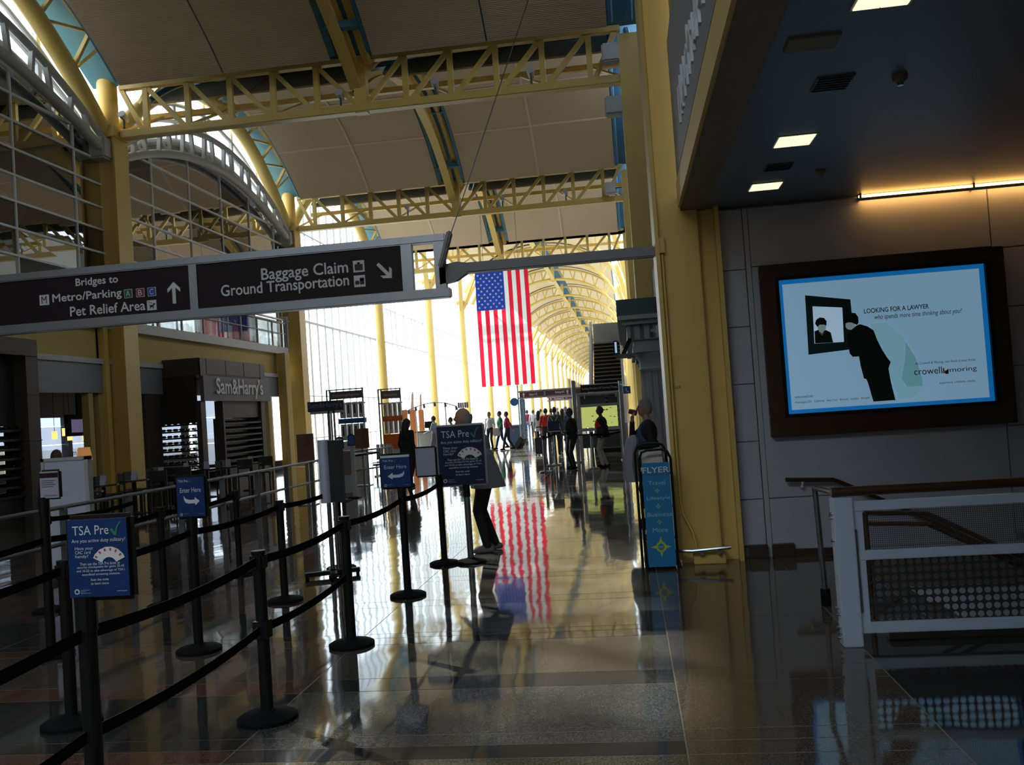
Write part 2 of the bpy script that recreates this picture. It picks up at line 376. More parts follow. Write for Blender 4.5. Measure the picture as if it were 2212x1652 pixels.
# ---- upper grey glass of the two restaurant bays
for k in (0, 1):
    wn = sroot('window_%d' % (k + 1), 'grey reflective arched glazing above the balcony'); yc = (CYK(k) + CYK(k + 1)) / 2
    def zt(yy): return 9.5 + 1.42 * (1 - ((yy - yc) / (BAY / 2)) ** 2)
    ys = [CYK(k) + 0.15 + 2.42 * i for i in range(6)] + [CYK(k + 1) - 0.15]
    zs = [4.98, 6.15, 6.8, 7.45, 8.08, 8.72, 9.40, 10.05]
    for i, yy in enumerate(ys): MB().box(-14.07, -13.99, yy - 0.022, yy + 0.022, 4.98, zt(yy)).build('mullion', MULL, wn)
    for zz in zs[1:]:
        if zz < 9.5: a, b = ys[0], ys[-1]
        else: h = BAY / 2 * math.sqrt(max(0, 1 - (zz - 9.5) / 1.42)); a, b = yc - h, yc + h
        MB().box(-14.08, -13.98, a, b, zz - 0.026, zz + 0.026).build('transom', MULL, wn)
    for i in range(len(ys) - 1):
        for j in range(len(zs)):
            z0 = zs[j]; z1 = zs[j + 1] if j + 1 < len(zs) else 99
            pa, pb = (ys[i], min(z1, zt(ys[i]))), (ys[i + 1], min(z1, zt(ys[i + 1])))
            pm = ((ys[i] + ys[i + 1]) / 2, min(z1, zt((ys[i] + ys[i + 1]) / 2)))
            if pm[1] <= z0 + 0.02: continue
            pts = [(ys[i], z0), (ys[i + 1], z0), (pb[0], max(z0, pb[1])), pm, (pa[0], max(z0, pa[1]))]
            MB().add([(-14.03 + random.uniform(-0.003, 0.003), p[0], p[1]) for p in pts], [(0, 1, 2, 3, 4)]).build('pane', CLEAR if j == 0 else DARKGL, wn)
    # clear lunette above the white arch truss
    ln = sroot('window_%d' % (k + 3), 'bright clear lunette under the yellow arch')
    A = arc_pts(yc, BAY / 2 - 0.2, 9.6, 1.3, 12); B = arc_pts(yc, BAY / 2 - 0.2, 10.5, 2.9, 12)
    for i in range(12):
        MB().add([(-14.2, *A[i]), (-14.2, *A[i + 1]), (-14.2, *B[i + 1]), (-14.2, *B[i])], [(0, 1, 2, 3)]).build('pane', CLEAR, ln)
        if i % 2 == 0 and i: MB().box(-14.28, -14.16, A[i][0] - 0.075, A[i][0] + 0.075, A[i][1], B[i][1]).build('mullion', MULL, ln)
    for dz in (0.55, 0.8): 
        C = [(p[0], p[1] + (q[1] - p[1]) * dz) for p, q in zip(A, B)]
        mb = MB(); mb.sweep([(-14.2, *p) for p in C], 0.07, 6); mb.build('curved_bar', MULL, ln)

# ---- the tall clear glass wall from the end of the restaurant on
for k in range(2, 26):
    wn = sroot('window_%d' % (k + 3), 'tall clear glass wall, blown out by daylight')
    y0, y1 = CYK(k) + 0.3, CYK(k + 1) - 0.3; top = 10.4 if k == 2 else 13.2
    nv = 12 if k < 8 else 6
    if k < 8:
        for i in range(nv + 1):
            yy = y0 + (y1 - y0) * i / nv; MB().box(-14.12, -14.04, yy - 0.015, yy + 0.015, 0, top + (1.6 if k == 2 else 0)).build('mullion', MULL, wn)
        for zz in (0.05, 1.1, 3.0, 6.35, 8.4, top): MB().box(-14.12, -14.03, y0, y1, zz - (0.05 if zz == 6.35 else 0.02), zz + (0.05 if zz == 6.35 else 0.02)).build('transom', MULL, wn)
        for i in range(nv):
            a = y0 + (y1 - y0) * i / nv; b = y0 + (y1 - y0) * (i + 1) / nv
            for (z0, z1) in [(0, 6.3), (6.4, top)]:
                MB().add([(-14.08, a, z0), (-14.08, b, z0), (-14.08, b, z1), (-14.08, a, z1)], [(0, 1, 2, 3)]).build('pane', CLEAR, wn)
    else:
        mb = MB()
        for i in range(nv + 1): yy = y0 + (y1 - y0) * i / nv; mb.box(-14.12, -14.04, yy - 0.03, yy + 0.03, 0, top)
        mb.box(-14.12, -14.03, y0, y1, 6.3, 6.4); o = mb.build('mullion_grid', MULL, wn); o['kind'] = 'stuff'
        MB().add([(-14.08, y0, 0), (-14.08, y1, 0), (-14.08, y1, top), (-14.08, y0, top)], [(0, 1, 2, 3)]).build('pane', CLEAR, wn)
    if k == 2:
        yc = (CYK(k) + CYK(k + 1)) / 2; B = arc_pts(yc, BAY / 2 - 0.2, 10.45, 2.9, 12)
        MB().add([(-14.08, *p) for p in B], [tuple(range(13))]).build('pane', CLEAR, wn)
struct(MB().box(-14.6, -14.1, 215, 300, 0, 9).build('wall_far_left', mat('brown_end_wall', (0.2, 0.13, 0.06), 0.8)))

# ---- right side of the hall beyond the big column
wr = sroot('wall_right', 'pale wall and bulkhead along the right side of the hall')
MB().box(1.5, 1.8, 10.2, 366, 3.3, 8.2).build('upper_wall', mat('grey_plaster', (0.36, 0.36, 0.36), 0.8), wr)
MB().box(1.5, 1.8, 10.2, CYK(3), 8.2, 12.5).build('clerestory_wall', mat('grey_plaster', (0.36, 0.36, 0.36)), wr)
MB().box(2.4, 2.6, 10.2, 366, 0, 3.4).build('shop_wall', mat('shop_wall', (0.30, 0.26, 0.20), 0.8), wr)
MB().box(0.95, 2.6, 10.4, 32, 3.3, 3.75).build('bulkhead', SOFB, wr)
MB().box(0.85, 0.97, 10.5, 32, 3.75, 4.9).build('bulkhead_face', mat('grey_plaster', (0.36, 0.36, 0.36)), wr)
MB().add([(1.7, CYK(3), 8.3), (1.7, 366, 8.3), (1.7, 366, 11.6), (1.7, CYK(3), 11.6)], [(0, 1, 2, 3)]).build('clerestory_glass', CLEAR, wr)
# ---- low soffit over the stair, bulkhead with its yellow fascia
sf = sroot('ceiling_low', 'dim grey soffit over the stair landing')
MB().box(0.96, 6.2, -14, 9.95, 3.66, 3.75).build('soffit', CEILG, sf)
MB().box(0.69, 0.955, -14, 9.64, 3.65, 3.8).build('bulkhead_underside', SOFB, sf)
MB().box(0.66, 0.955, -14, 9.4, 3.66, 3.92).build('yellow_fascia', YEL, sf)
MB().box(0.72, 0.955, -14, 9.4, 3.92, 12.5).build('upper_wall', YELW, sf)
struct(MB().box(6.0, 6.2, -14, 9.8, -3, 3.7).build('wall_side', WALLP))
# ---- wall with the advertisement
wf = sroot('wall_front', 'white panelled wall behind the stair', (3.4, 9.7, 0))
MB().box(1.02, 6.2, 9.70, 9.9, -3, 3.66).build('backing', mat('groove_shadow', (0.25, 0.25, 0.26), 0.9), wf)
for (a, b) in [(1.09, 1.325), (1.39, 3.765), (3.775, 5.0), (5.01, 6.0)]:
    zz = [0.12, 0.6, 1.2, 1.8, 2.4, 3.0, 3.64] if (b < 1.4 or a > 3.5) else [0.05, 0.6, 3.02, 3.64]
    for i in range(len(zz) - 1):
        MB().box(a, b, 9.66 if b > 1.35 else 9.655, 9.705, zz[i] + 0.004, zz[i + 1] - 0.004).build('wall_panel', WALLP, wf, bevel=0.004)
MB().box(1.39, 6.0, 9.662, 9.705, -3, 0.05).build('wall_panel', WALLP, wf)
MB().box(1.335, 1.385, 9.668, 9.7, 0, 3.64).build('vertical_channel', GREYL, wf)
for (a, b) in [(1.14, 1.33), (1.375, 1.6)]:
    o = MB().box(a, b, 9.58, 9.66, 0, 0.135).build('baseboard_front', BROWNB, bevel=0.006); struct(o, 'brown stone base block')
struct(MB().box(1.6, 2.05, 9.62, 9.66, 0, 0.07).build('baseboard_front', BROWNB))
# warm cove lamp along the top of the wall
cv = thing('cove_light', 'warm orange strip light glowing along the top of the white wall', 'light', (3.5, 9.5, 3.6))
MB().box(2.47, 6.0, 9.545, 9.56, 3.585, 3.615).build('lip', ALU, cv)
for xx in (2.5, 3.6, 4.7, 5.8): MB().box(xx, xx + 0.02, 9.55, 9.66, 3.60, 3.66).build('clip', GREYD, cv)
MB().box(2.5, 5.98, 9.56, 9.60, 3.615, 3.645).build('lamp_tube', mat('warm_tube', (1, 0.6, 0.2), emit=(1, 0.50, 0.13), estr=13), cv)
# ---- stair going down
st = sroot('floor_stair', 'stair going down behind the white guard')
STEP = mat('stair_tread', (0.10, 0.095, 0.09), 0.5)
for i in range(12):
    x = HX0 + 0.29 * i; z = -0.17 * (i + 1)
    if x < 5.7: MB().box(x, x + 0.3, HY0 + 0.02, HY1, z - 0.3, z).build('step', STEP, st)
MB().box(HX0, 6, HY0 - 0.1, HY0, -3, -0.01).build('string_wall', GREYD, st)
MB().box(1.9, 6.2, 6.3, 9.8, -3.2, -3.0).build('lower_floor', GREYD, st)
# ================================================================ STEEL
def box_column(name, label, x, y, top, dirx, group=None, near=False):
    t = thing(name, label, 'column', (x, y, 0), 0, group); s = dirx
    MB().box(x - 0.28, x + 0.28, y - 0.20, y + 0.42, 0, top).build('shaft', YEL, t, bevel=0.012)
    MB().box(x + s * 0.34, x + s * 0.28, y - 0.30, y + 0.42, 0, top).build('outer_flange', YEL, t)
    MB().box(x - s * 0.42, x - s * 0.28, y - 0.02, y + 0.30, 0, top).build('inner_web', YEL, t)
    MB().box(x - s * 0.47, x - s * 0.42, y - 0.16, y + 0.40, 0, top).build('inner_flange', YEL, t)
    return t
GL = 'slender yellow columns along the glass wall'
GR_ = 'yellow columns down the right side'
# big right column, widths read off the photograph: faces at X 0.42-0.86, recess, flange at 1.05
t = thing('steel_column', 'large yellow steel column standing behind the blue magazine rack', 'column', (0.7, 9.8, 0))
MB().box(0.445, 0.86, 9.52, 10.2, 0.0, 12.4).build('shaft', YEL, t, bevel=0.01)
MB().box(0.405, 0.445, 9.44, 10.2, 0.05, 12.4).build('outer_flange', YEL, t)
MB().box(0.86, 1.03, 9.62, 10.0, 0, 12.4).build('recessed_web', YEL, t)
MB().box(1.03, 1.075, 9.50, 10.1, 0, 12.4).build('inner_flange', YEL, t)
MB().box(0.56, 0.88, 9.40, 9.55, 0, 0.13).build('plinth', YEL, t, bevel=0.006)
MB().box(0.42, 0.50, 9.46, 9.60, 3.22, 3.38).build('bracket_plate', YEL, t)
lettering('C3-C4', 0.475, 0.56, 1.80, 1.83, 9.518, mat('grey_print', (0.08, 0.06, 0.03)), t)
r = thing('bumper_rail', 'low steel bumper rail at the foot of the large yellow column', 'rail', (0.6, 9.35, 0))
mb = MB(); mb.sweep([(0.36, 9.40, 0.15), (0.55, 9.33, 0.15), (0.93, 9.33, 0.17)], 0.018, 8); mb.build('bar', STEEL, r, smooth=True)
for xx in (0.64, 0.82): MB().box(xx - 0.02, xx + 0.02, 9.34, 9.41, 0.10, 0.15).build('bracket', STEEL, r)
cb = thing('conduit', 'thin yellow conduit curving down the big column to its plinth', 'pipe', (0.5, 9.4, 0))
mb = MB(); mb.sweep([(0.47, 9.47, 3.2), (0.47, 9.47, 0.65), (0.49, 9.46, 0.5), (0.57, 9.43, 0.33), (0.59, 9.42, 0.2), (0.59, 9.42, 0.12)], 0.012, 6); mb.build('tube', YEL, cb)

for k in range(1, 22):
    top = 10.05 if k < 3 else 11.0
    lab = ['yellow steel column standing in the middle of the restaurant front', 'yellow steel column at the end of the restaurant beside the bright glass'][k - 1] if k < 3 else 'slender yellow column with forked braces along the bright glass wall'
    if k < 3:
        t = box_column('steel_column', lab, XL, CYK(k), top, 1)
        mb = MB(); mb.cyl((XL + 0.05, CYK(k), 10.3), (XL + 0.05, CYK(k), 11.75), 0.27, n=20); mb.build('pipe_post', YEL, t, smooth=True)
        MB().box(XL - 0.35, XL + 0.4, CYK(k) - 0.35, CYK(k) + 0.35, 10.0, 10.32).build('node_plate', YEL, t)
    else:
        t = thing('steel_column', lab, 'column', (XL, CYK(k), 0), 0, GL)
        mb = MB(); mb.cyl((XL, CYK(k), 0), (XL, CYK(k), top), 0.26, n=14); mb.build('shaft', YEL, t, smooth=True)
        if k > 3:
            for s in (-1, 1):
                MB().beam((XL, CYK(k), top - 0.2), (XL + 0.6, CYK(k) + s * 3.2, 13.2), 0.34, 0.24).build('fork_brace', YEL, t)
                MB().beam((XL, CYK(k), top - 0.2), (XL + 1.5, CYK(k) + s * 0.9, 13.6), 0.24, 0.24).build('fork_brace', YEL, t)
            MB().box(XL - 0.5, XL + 0.5, CYK(k) - 0.9, CYK(k) + 0.9, top + 0.45, top + 0.6).build('tie', YEL, t)
    # right row
    t = thing('steel_column', 'yellow column on the right side of the hall beyond the magazine rack', 'column', (XR, CYK(k), 0), 0, GR_)
    MB().box(0.42, 1.05, CYK(k) - 0.25, CYK(k) + 0.4, 0, 11.2).build('shaft', YEL, t)
    if k > 3:
        for s in (-1, 1): MB().beam((XR, CYK(k), 10.4), (XR - 0.8, CYK(k) + s * 3.2, 13.2), 0.34, 0.24).build('fork_brace', YEL, t)

# ---- flat trusses across the near bays
def flat_truss(k, label):
    y = CYK(k); t = thing('roof_truss', label, 'truss', (-6.5, y, 10.0))
    MB().box(-13.4, 0.5, y - 0.15, y + 0.15, 9.98, 10.2).build('bottom_chord', YEL, t, bevel=0.02)
    MB().box(-13.4, 0.5, y - 0.10, y + 0.10, 11.36, 11.50).build('top_chord', YEL, t)
    MB().box(-13.2, 0.45, y + 1.05, y + 1.2, 10.85, 11.0).build('rear_chord', YEL, t)
    hs = 6.9 / 5.6
    for s in (-1, 1):
        for i in range(0, 6):
            x0 = -6.5 + s * hs * i; x1 = -6.5 + s * min(6.9, hs * (i + 1))
            if i: MB().beam((x0, y, 10.15), (x0, y, 11.4), 0.15, 0.12, (0, 1, 0)).build('web_post', YEL, t)
            MB().beam((x0 + s * 0.12, y, 10.18), (x1 - s * 0.04, y, 11.38), 0.13, 0.10, (0, 1, 0)).build('web_diagonal', YEL, t)
            if i % 2: MB().beam((x1, y, 10.2), (x1 - s * 0.7, y + 1.1, 10.9), 0.06, 0.06, (0, 1, 0)).build('rear_brace', YEL, t)
    MB().beam((-6.5, y, 9.95), (-6.5, y, 11.5), 0.34, 0.26, (0, 1, 0)).build('king_post', YEL, t)
    return t
flat_truss(1, 'yellow flat steel truss landing on the column in the middle of the restaurant')
flat_truss(2, 'yellow flat steel truss landing on the column at the end of the restaurant')
flat_truss(3, 'yellow flat steel truss above and just behind the hanging flag')
# ---- ridge beams following the cross vaults
for k in range(0, 3):
    yc = (CYK(k) + CYK(k + 1)) / 2; hy = BAY / 2 - 0.1
    lab = ['curved yellow ridge beam over the roped queue lanes', 'curved yellow ridge beam between the two trusses over the restaurant', 'curved yellow ridge beam over the hanging flag'][k]
    t = thing('ridge_beam', lab, 'beam', (-6.5, yc, 11))
    ts = [-1 + 0.1 * i for i in range(21)]
    for nm, w_, z_, h_ in (('bottom_flange', 0.30, -0.62, 0.06), ('web', 0.07, -0.35, 0.5), ('top_flange', 0.30, -0.06, 0.06)):
        mb = MB(); vs = []; fs = []
        for tt in ts:
            z = vz(tt) + z_ + 0.1; yy = yc + hy * tt; x0, x1 = -6.62 - w_ / 2, -6.62 + w_ / 2
            vs += [(x0, yy, z - h_ / 2), (x1, yy, z - h_ / 2), (x1, yy, z + h_ / 2), (x0, yy, z + h_ / 2)]
        for i in range(20):
            q = 4 * i
            for j in range(4): fs.append((q + j, q + (j + 1) % 4, q + 4 + (j + 1) % 4, q + 4 + j))
        mb.add(vs, fs); mb.build(nm, YEL, t)
    mb = MB(); mb.sweep([(-6.25, yc + hy * tt, vz(tt) + 0.12) for tt in ts], 0.12, 6); mb.build('side_rib', YEL, t)
# ---- yellow arches over the lunettes
for k in range(0, 3):
    yc = (CYK(k) + CYK(k + 1)) / 2
    lab = ['smooth yellow steel arch over the glazing nearest the roped queue', 'smooth yellow steel arch over the lunette above the balcony', 'smooth yellow steel arch over the first bay of tall clear glass'][k]
    t = thing('yellow_arch', lab, 'arch', (-13.85, yc, 10.3))
    A = arc_pts(yc, BAY / 2 - 0.28, 10.2, 3.2, 30)
    mb = MB(); mb.sweep([(-13.85, *p) for p in A], 0.24, 14); mb.build('tube', YEL, t, smooth=True)
    # light edge truss between arch and panels
    for i in range(3, 28, 3):
        p = A[i]; tt = (p[0] - yc) / (BAY / 2); zz = vz(tt) + 0.3
        MB().beam((-13.85, *p), (-13.25, p[0], zz), 0.10, 0.10, (0, 1, 0)).build('edge_post', YEL, t)
        q = A[min(i + 3, 28)]; t2 = (q[0] - yc) / (BAY / 2)
        MB().beam((-13.25, p[0], zz), (-13.25, q[0], vz(t2) + 0.3), 0.16, 0.14).build('edge_chord', YEL, t)
        MB().beam((-13.85, *p), (-13.25, q[0], vz(t2) + 0.3), 0.07, 0.07).build('edge_diagonal', YEL, t)
# ---- grey ladder arches under the lunettes
for k in (0, 1):
    yc = (CYK(k) + CYK(k + 1)) / 2
    t = thing('ladder_arch', ['grey tubular ladder arch over the glazing nearest the roped queue', 'grey tubular ladder arch over the balcony glazing'][k], 'arch', (-13.8, yc, 9.6))
    n = 34
    L_ = arc_pts(yc, BAY / 2 - 0.35, 9.55, 1.4, n); U_ = arc_pts(yc, BAY / 2 - 0.35, 9.9, 2.0, n)
    mb = MB(); mb.sweep([(-13.75, *p) for p in L_], 0.13, 10); mb.build('lower_tube', GREYT, t, smooth=True)
    mb = MB(); mb.sweep([(-13.75, *p) for p in U_], 0.10, 10); mb.build('upper_tube', GREYT, t, smooth=True)
    M_ = [(p[0], p[1] * 0.45 + q[1] * 0.55) for p, q in zip(L_, U_)]
    mb = MB(); mb.sweep([(-14.1, *p) for p in M_], 0.13, 8); mb.build('rear_tube', GREYT, t, smooth=True)
    for i in range(2, n - 1, 2):
        a, b = L_[i], U_[i]
        MB().beam((-13.75, *a), (-13.75, b[0] + (0.12 if i % 4 else -0.12), b[1]), 0.12, 0.11, (0, 1, 0)).build('rung', GREYT, t)
        if i % 4 == 0: MB().beam((-13.75, *a), (-14.1, *M_[i]), 0.08, 0.08).build('strut', GREYT, t)
    mb = MB(); S_ = [(p[0], p[1] * 0.25 + q[1] * 0.75) for p, q in zip(L_, U_)]
    mb.prism(L_ + S_[::-1], (-14.17, 0, 0), (0, 1, 0), (0, 0, 1), (0.03, 0, 0)); mb.build('shade_panel', GREYT, t)
    for e in (0, n):
        MB().box(-14.1, -13.6, L_[e][0] - 0.3, L_[e][0] + 0.3, 9.35, 9.95).build('end_shoe', GREYT, t, bevel=0.05)
# ---- arched trusses of the far vault
def arched(k, first=None):
    if first is not None:
        return dup(first, (-6.6, CYK(k), 10.1))
    y = CYK(k)
    t = thing('arched_truss', 'yellow arched steel truss spanning the far vault', 'truss', (-6.6, y, 10.1), 0, 'arched trusses of the far vault')
    xs_ = [-12.85 + 12.5 * i / 24 for i in range(25)]
    lo = [V(x, y, ez(x, 4.75, 6.45, 10.1)) for x in xs_]
    hi = [V(-6.6 + (x + 6.6) * 1.10, y, ez(-6.6 + (x + 6.6) * 1.10, 5.35, 7.35, 10.5)) for x in xs_]
    mb = MB(); mb.sweep(lo, 0.15, 6); mb.build('lower_chord', YEL, t)
    mb = MB(); mb.sweep(hi, 0.11, 6); mb.build('upper_chord', YEL, t)
    for i in range(2, 24, 2):
        MB().beam(lo[i], hi[i], 0.12, 0.10, (0, 1, 0)).build('web_post', YEL, t)
        MB().beam(lo[i], hi[i + 1 if i < 12 else i - 1] if i != 12 else hi[12], 0.11, 0.09, (0, 1, 0)).build('web_diagonal', YEL, t)
    MB().box(-6.75, -6.45, y - 6.8, y + 6.8, 14.75, 15.0).build('ridge_member', YEL, t)
    MB().beam((-6.6, y, 14.6), (-6.6, y, 16.2), 0.3, 0.3, (0, 1, 0)).build('king_post', YEL, t)
    return t
first = arched(4)
for k in range(5, 26): arched(k, first)
# ---- fittings on the trusses: spotlights and loudspeakers
def spot(p, lab, grp, up=False):
    t = thing('spotlight', lab, 'spotlight', p, 0, grp); x, y, z = p
    mb = MB(); mb.cyl((x, y, z), (x, y, z + 0.25), 0.03, n=6); mb.build('stem', GREYD, t)
    mb = MB(); mb.cyl((x, y - 0.12, z + 0.38), (x, y + 0.16, z + 0.26), 0.11, 0.07, n=10); mb.build('lamp_head', GREYL, t)
for i, px in enumerate((880, 985, 1130)): pass
for (px, py, k, lab) in [(735, 205, 1, 0), (940, 185, 1, 0), (1147, 165, 1, 0), (880, 445, 2, 1), (1085, 430, 2, 1), (1222, 420, 2, 1)]:
    p = at(px, py, y=CYK(k) + 0.0); spot((p.x, CYK(k), 10.2), ['small grey spotlight sitting on the truss in mid-restaurant', 'small grey spotlight sitting on the truss at the restaurant end'][lab], ['spotlights on the first truss', 'spotlights on the second truss'][lab])
spot((-13.2, CYK(1) - 0.25, 10.2), 'grey spotlight clamped beside the restaurant-middle column top', None)
for (px, py, k, lab) in [(1318, 118, 1, 'grey loudspeaker box hanging at the right end of the mid-restaurant truss'), (1325, 232, 1, 'grey loudspeaker pair hanging under the right end of the mid-restaurant truss'), (1318, 408, 2, 'grey loudspeaker at the right end of the restaurant-end truss')]:
    p = at(px, py, y=CYK(k) - 0.4); t = thing('loudspeaker', lab, 'loudspeaker', (p.x, p.y, p.z))
    MB().box(p.x - 0.22, p.x + 0.22, p.y - 0.2, p.y + 0.2, p.z - 0.22, p.z + 0.25).build('cabinet', GREYL, t, bevel=0.04)
    MB().beam((p.x, p.y, p.z), (0.4, p.y + 0.3, p.z + 0.1), 0.05, 0.05).build('arm', GREYD, t)
# ================================================================ OVERHEAD DIRECTION SIGN
SY = 9.72
t = thing('direction_sign', 'long hanging aluminium sign with Baggage Claim and Bridges to lettering', 'sign', (-4.5, 9.8, 2.99))
MB().box(-8.6, -1.86, 9.74, 9.86, 3.605, 3.695).build('top_rail', ALU, t, bevel=0.012)
MB().box(-8.6, -1.84, 9.74, 9.86, 2.985, 3.095).build('bottom_rail', ALU, t, bevel=0.012)
for a, b in ((-4.865, -4.77), (-2.37, -2.25), (-2.0, -1.88)): MB().box(a, b, 9.75, 9.85, 3.095, 3.605).build('upright', ALU, t)
p1 = MB().box(-8.6, -4.865, 9.77, 9.83, 3.095, 3.605).build('sign_panel', SIGNB, t)
p2 = MB().box(-4.77, -2.37, 9.77, 9.83, 3.095, 3.605).build('sign_panel', SIGNB, t)
YF = 9.768
def sp(px, py): p = at(px, py, y=YF); return (p.x, p.z)
def sfit(txt, l, r, par, bold=0.004):
    """l, r: lower-left and upper-right pixel of the lettering"""
    a = sp(*l); b = sp(*r); zc = None
    lettering(txt, a[0], b[0], a[1], b[1], YF, TXT, par, bold=bold)
def sign_line(txt, xl, xr, ymid_l, ymid_r, hpx, par):
    a = sp(xl, ymid_l); b = sp(xr, ymid_r); h = hpx / FPX * 9.8; zc = (a[1] + b[1]) / 2
    lettering(txt, a[0], b[0], zc - h / 2, zc + h / 2, YF, TXT, par, fat=0.0028)
sign_line('Bridges to', 164, 255, 612, 605, 22, p1)
sign_line('Metro/Parking', 114, 263, 646, 635, 24, p1)
sign_line('Pet Relief Area', 152, 314, 671, 661, 22, p1)
sign_line('Baggage Claim', 565, 752, 594, 582, 34, p2)
sign_line('Ground Transportation', 478, 754, 629, 611, 33, p2)
def icon(par, c, wpx, m, txt=None, tm=None, rim=True):
    p = sp(*c); h = wpx / FPX * 9.8 / 2
    if rim: poly([(p[0] - h * 1.12, p[1] - h * 1.12), (p[0] + h * 1.12, p[1] - h * 1.12), (p[0] + h * 1.12, p[1] + h * 1.12), (p[0] - h * 1.12, p[1] + h * 1.12)], YF + 0.002, TXT, par, 'icon_rim')
    poly([(p[0] - h, p[1] - h), (p[0] + h, p[1] - h), (p[0] + h, p[1] + h), (p[0] - h, p[1] + h)], YF, m, par, 'icon_tile')
    if txt: lettering(txt, p[0] - h * 0.55, p[0] + h * 0.55, p[1] - h * 0.7, p[1] + h * 0.7, YF - 0.003, tm or TXT, par)
    return p, h
INK = flat('sign_ink', (0.02, 0.018, 0.02))
p, h = icon(p1, (96, 648), 24, TXT, 'M', INK, False)
icon(p1, (277, 634), 18, flat('icon_green', (0.01, 0.16, 0.09)), 'A')
icon(p1, (303, 632), 18, flat('icon_red', (0.25, 0.02, 0.06)), 'B')
icon(p1, (328, 630), 18, flat('icon_blue', (0.03, 0.09, 0.50)), 'C')
p, h = icon(p1, (328, 659), 23, TXT, rim=False)
def rel(par, p, h, pts, m=INK): poly([(p[0] + a * h, p[1] + b * h) for a, b in pts], YF - 0.004, m, par, 'pictogram')
rel(p1, p, h, [(-0.35, -0.3), (-0.35, -0.75), (-0.2, -0.75), (-0.2, -0.4), (0.25, -0.4), (0.25, -0.75), (0.4, -0.75), (0.4, -0.2), (0.6, 0.1), (0.75, 0.05), (0.8, 0.25), (0.55, 0.4), (0.3, 0.05), (-0.3, 0.0), (-0.45, 0.15), (-0.5, 0.1)])
rel(p1, p, h, [(-0.85, 0.72), (0.4, 0.2), (0.42, 0.28), (-0.82, 0.82)])
p, h = icon(p2, (775, 575), 26, TXT, rim=False)
rel(p2, p, h, [(-0.7, -0.7), (0.7, -0.7), (0.7, 0.35), (0.25, 0.35), (0.25, 0.7), (-0.25, 0.7), (-0.25, 0.35), (-0.7, 0.35)])
rel(p2, p, h, [(-0.15, 0.37), (0.15, 0.37), (0.15, 0.58), (-0.15, 0.58)], TXT)
p, h = icon(p2, (777, 607), 26, TXT, rim=False)
rel(p2, p, h, [(-0.8, -0.45), (-0.05, -0.45), (-0.05, -0.1), (-0.2, 0.1), (-0.65, 0.1), (-0.8, -0.1)]); rel(p2, p, h, [(0.05, -0.45), (0.8, -0.45), (0.8, 0.55), (0.05, 0.55)])
for cx_ in (-0.6, -0.25, 0.22, 0.62): rel(p2, p, h, disc(cx_, -0.5, 0.13, 0.13, 10))
rel(p2, p, h, [(0.15, 0.0), (0.7, 0.0), (0.7, 0.35), (0.15, 0.35)], TXT)
c = sp(376, 632); s_ = 0.0098 * 1.0
def arrow(par, c, L, ang):
    A = [(0, 1), (0.62, 0.38), (0.62, 0.02), (0.17, 0.45), (0.17, -1), (-0.17, -1), (-0.17, 0.45), (-0.62, 0.02), (-0.62, 0.38)]
    ca, sa = math.cos(ang), math.sin(ang); poly([(c[0] + L * (a * ca - b * sa), c[1] + L * (a * sa + b * ca)) for a, b in A], YF, TXT, par, 'arrow')
arrow(p1, c, 0.125, 0); arrow(p2, sp(831, 585), 0.115, -math.radians(138))
GM = mat('gunmetal', (0.16, 0.165, 0.19), 0.35, 0.6)
a, b = at(972, 500, y=9.68), at(953, 575, y=9.68)
MB().beam(a, b + (b - a) * 0.06, 0.05, 0.135, (0, 1, 0)).build('pivot_link', GM, t, bevel=0.015)
mb = MB(); mb.cyl((b.x, 9.64, b.z), (b.x, 9.76, b.z), 0.02, n=10); mb.build('pivot_bolt', STEEL, t)
w0 = at(945, 610, y=9.75); w1 = at(1005, 580, y=9.75)
MB().prism([(b.x - 0.04, b.z + 0.02), (b.x - 0.04, b.z - 0.19), (b.x + 0.14, b.z - 0.16), (-1.62, 3.245), (-1.62, 3.345), (b.x + 0.16, b.z + 0.05)], (0, 9.75, 0), (1, 0, 0), (0, 0, 1), (0, 0.1, 0)).build('gusset', GM, t)
MB().box(-1.66, 0.41, 9.74, 9.86, 3.235, 3.35).build('support_arm', GM, t, bevel=0.012)
mb = MB(); mb.cyl((a.x, 9.72, a.z - 0.02), (0.42, 9.8, 9.05), 0.006, n=5); mb.build('stay_cable', GM, t)

# ================================================================ FLAG
FY = 47.5
a = at(1025, 590, y=FY); b = at(1157, 828, y=FY); FX0, FX1, FZ1, FZ0 = a.x, b.x, a.z, b.z
t = thing('flag', 'large American flag hanging vertically from the roof in mid-hall', 'flag', ((FX0 + FX1) / 2, FY, FZ0))
def cloth_m(name, col, tr=0.45):
    m = bpy.data.materials.new(name); m.use_nodes = True; N = m.node_tree.nodes; L = m.node_tree.links
    p = N['Principled BSDF']; p.inputs['Base Color'].default_value = (*col, 1); p.inputs['Roughness'].default_value = 0.85
    tb = N.new('ShaderNodeBsdfTranslucent'); tb.inputs[0].default_value = (*col, 1); mx = N.new('ShaderNodeMixShader'); mx.inputs[0].default_value = tr
    wv = N.new('ShaderNodeTexNoise'); wv.inputs['Scale'].default_value = 60; bp = N.new('ShaderNodeBump'); bp.inputs['Strength'].default_value = 0.05
    L.new(wv.outputs[0], bp.inputs['Height']); L.new(bp.outputs[0], p.inputs['Normal'])
    L.new(p.outputs[0], mx.inputs[1]); L.new(tb.outputs[0], mx.inputs[2]); L.new(mx.outputs[0], N['Material Output'].inputs['Surface']); return m
FR, FW, FB = cloth_m('flag_red', (0.85, 0.02, 0.06)), cloth_m('flag_white', (0.93, 0.93, 0.93)), cloth_m('flag_blue', (0.02, 0.06, 0.42))
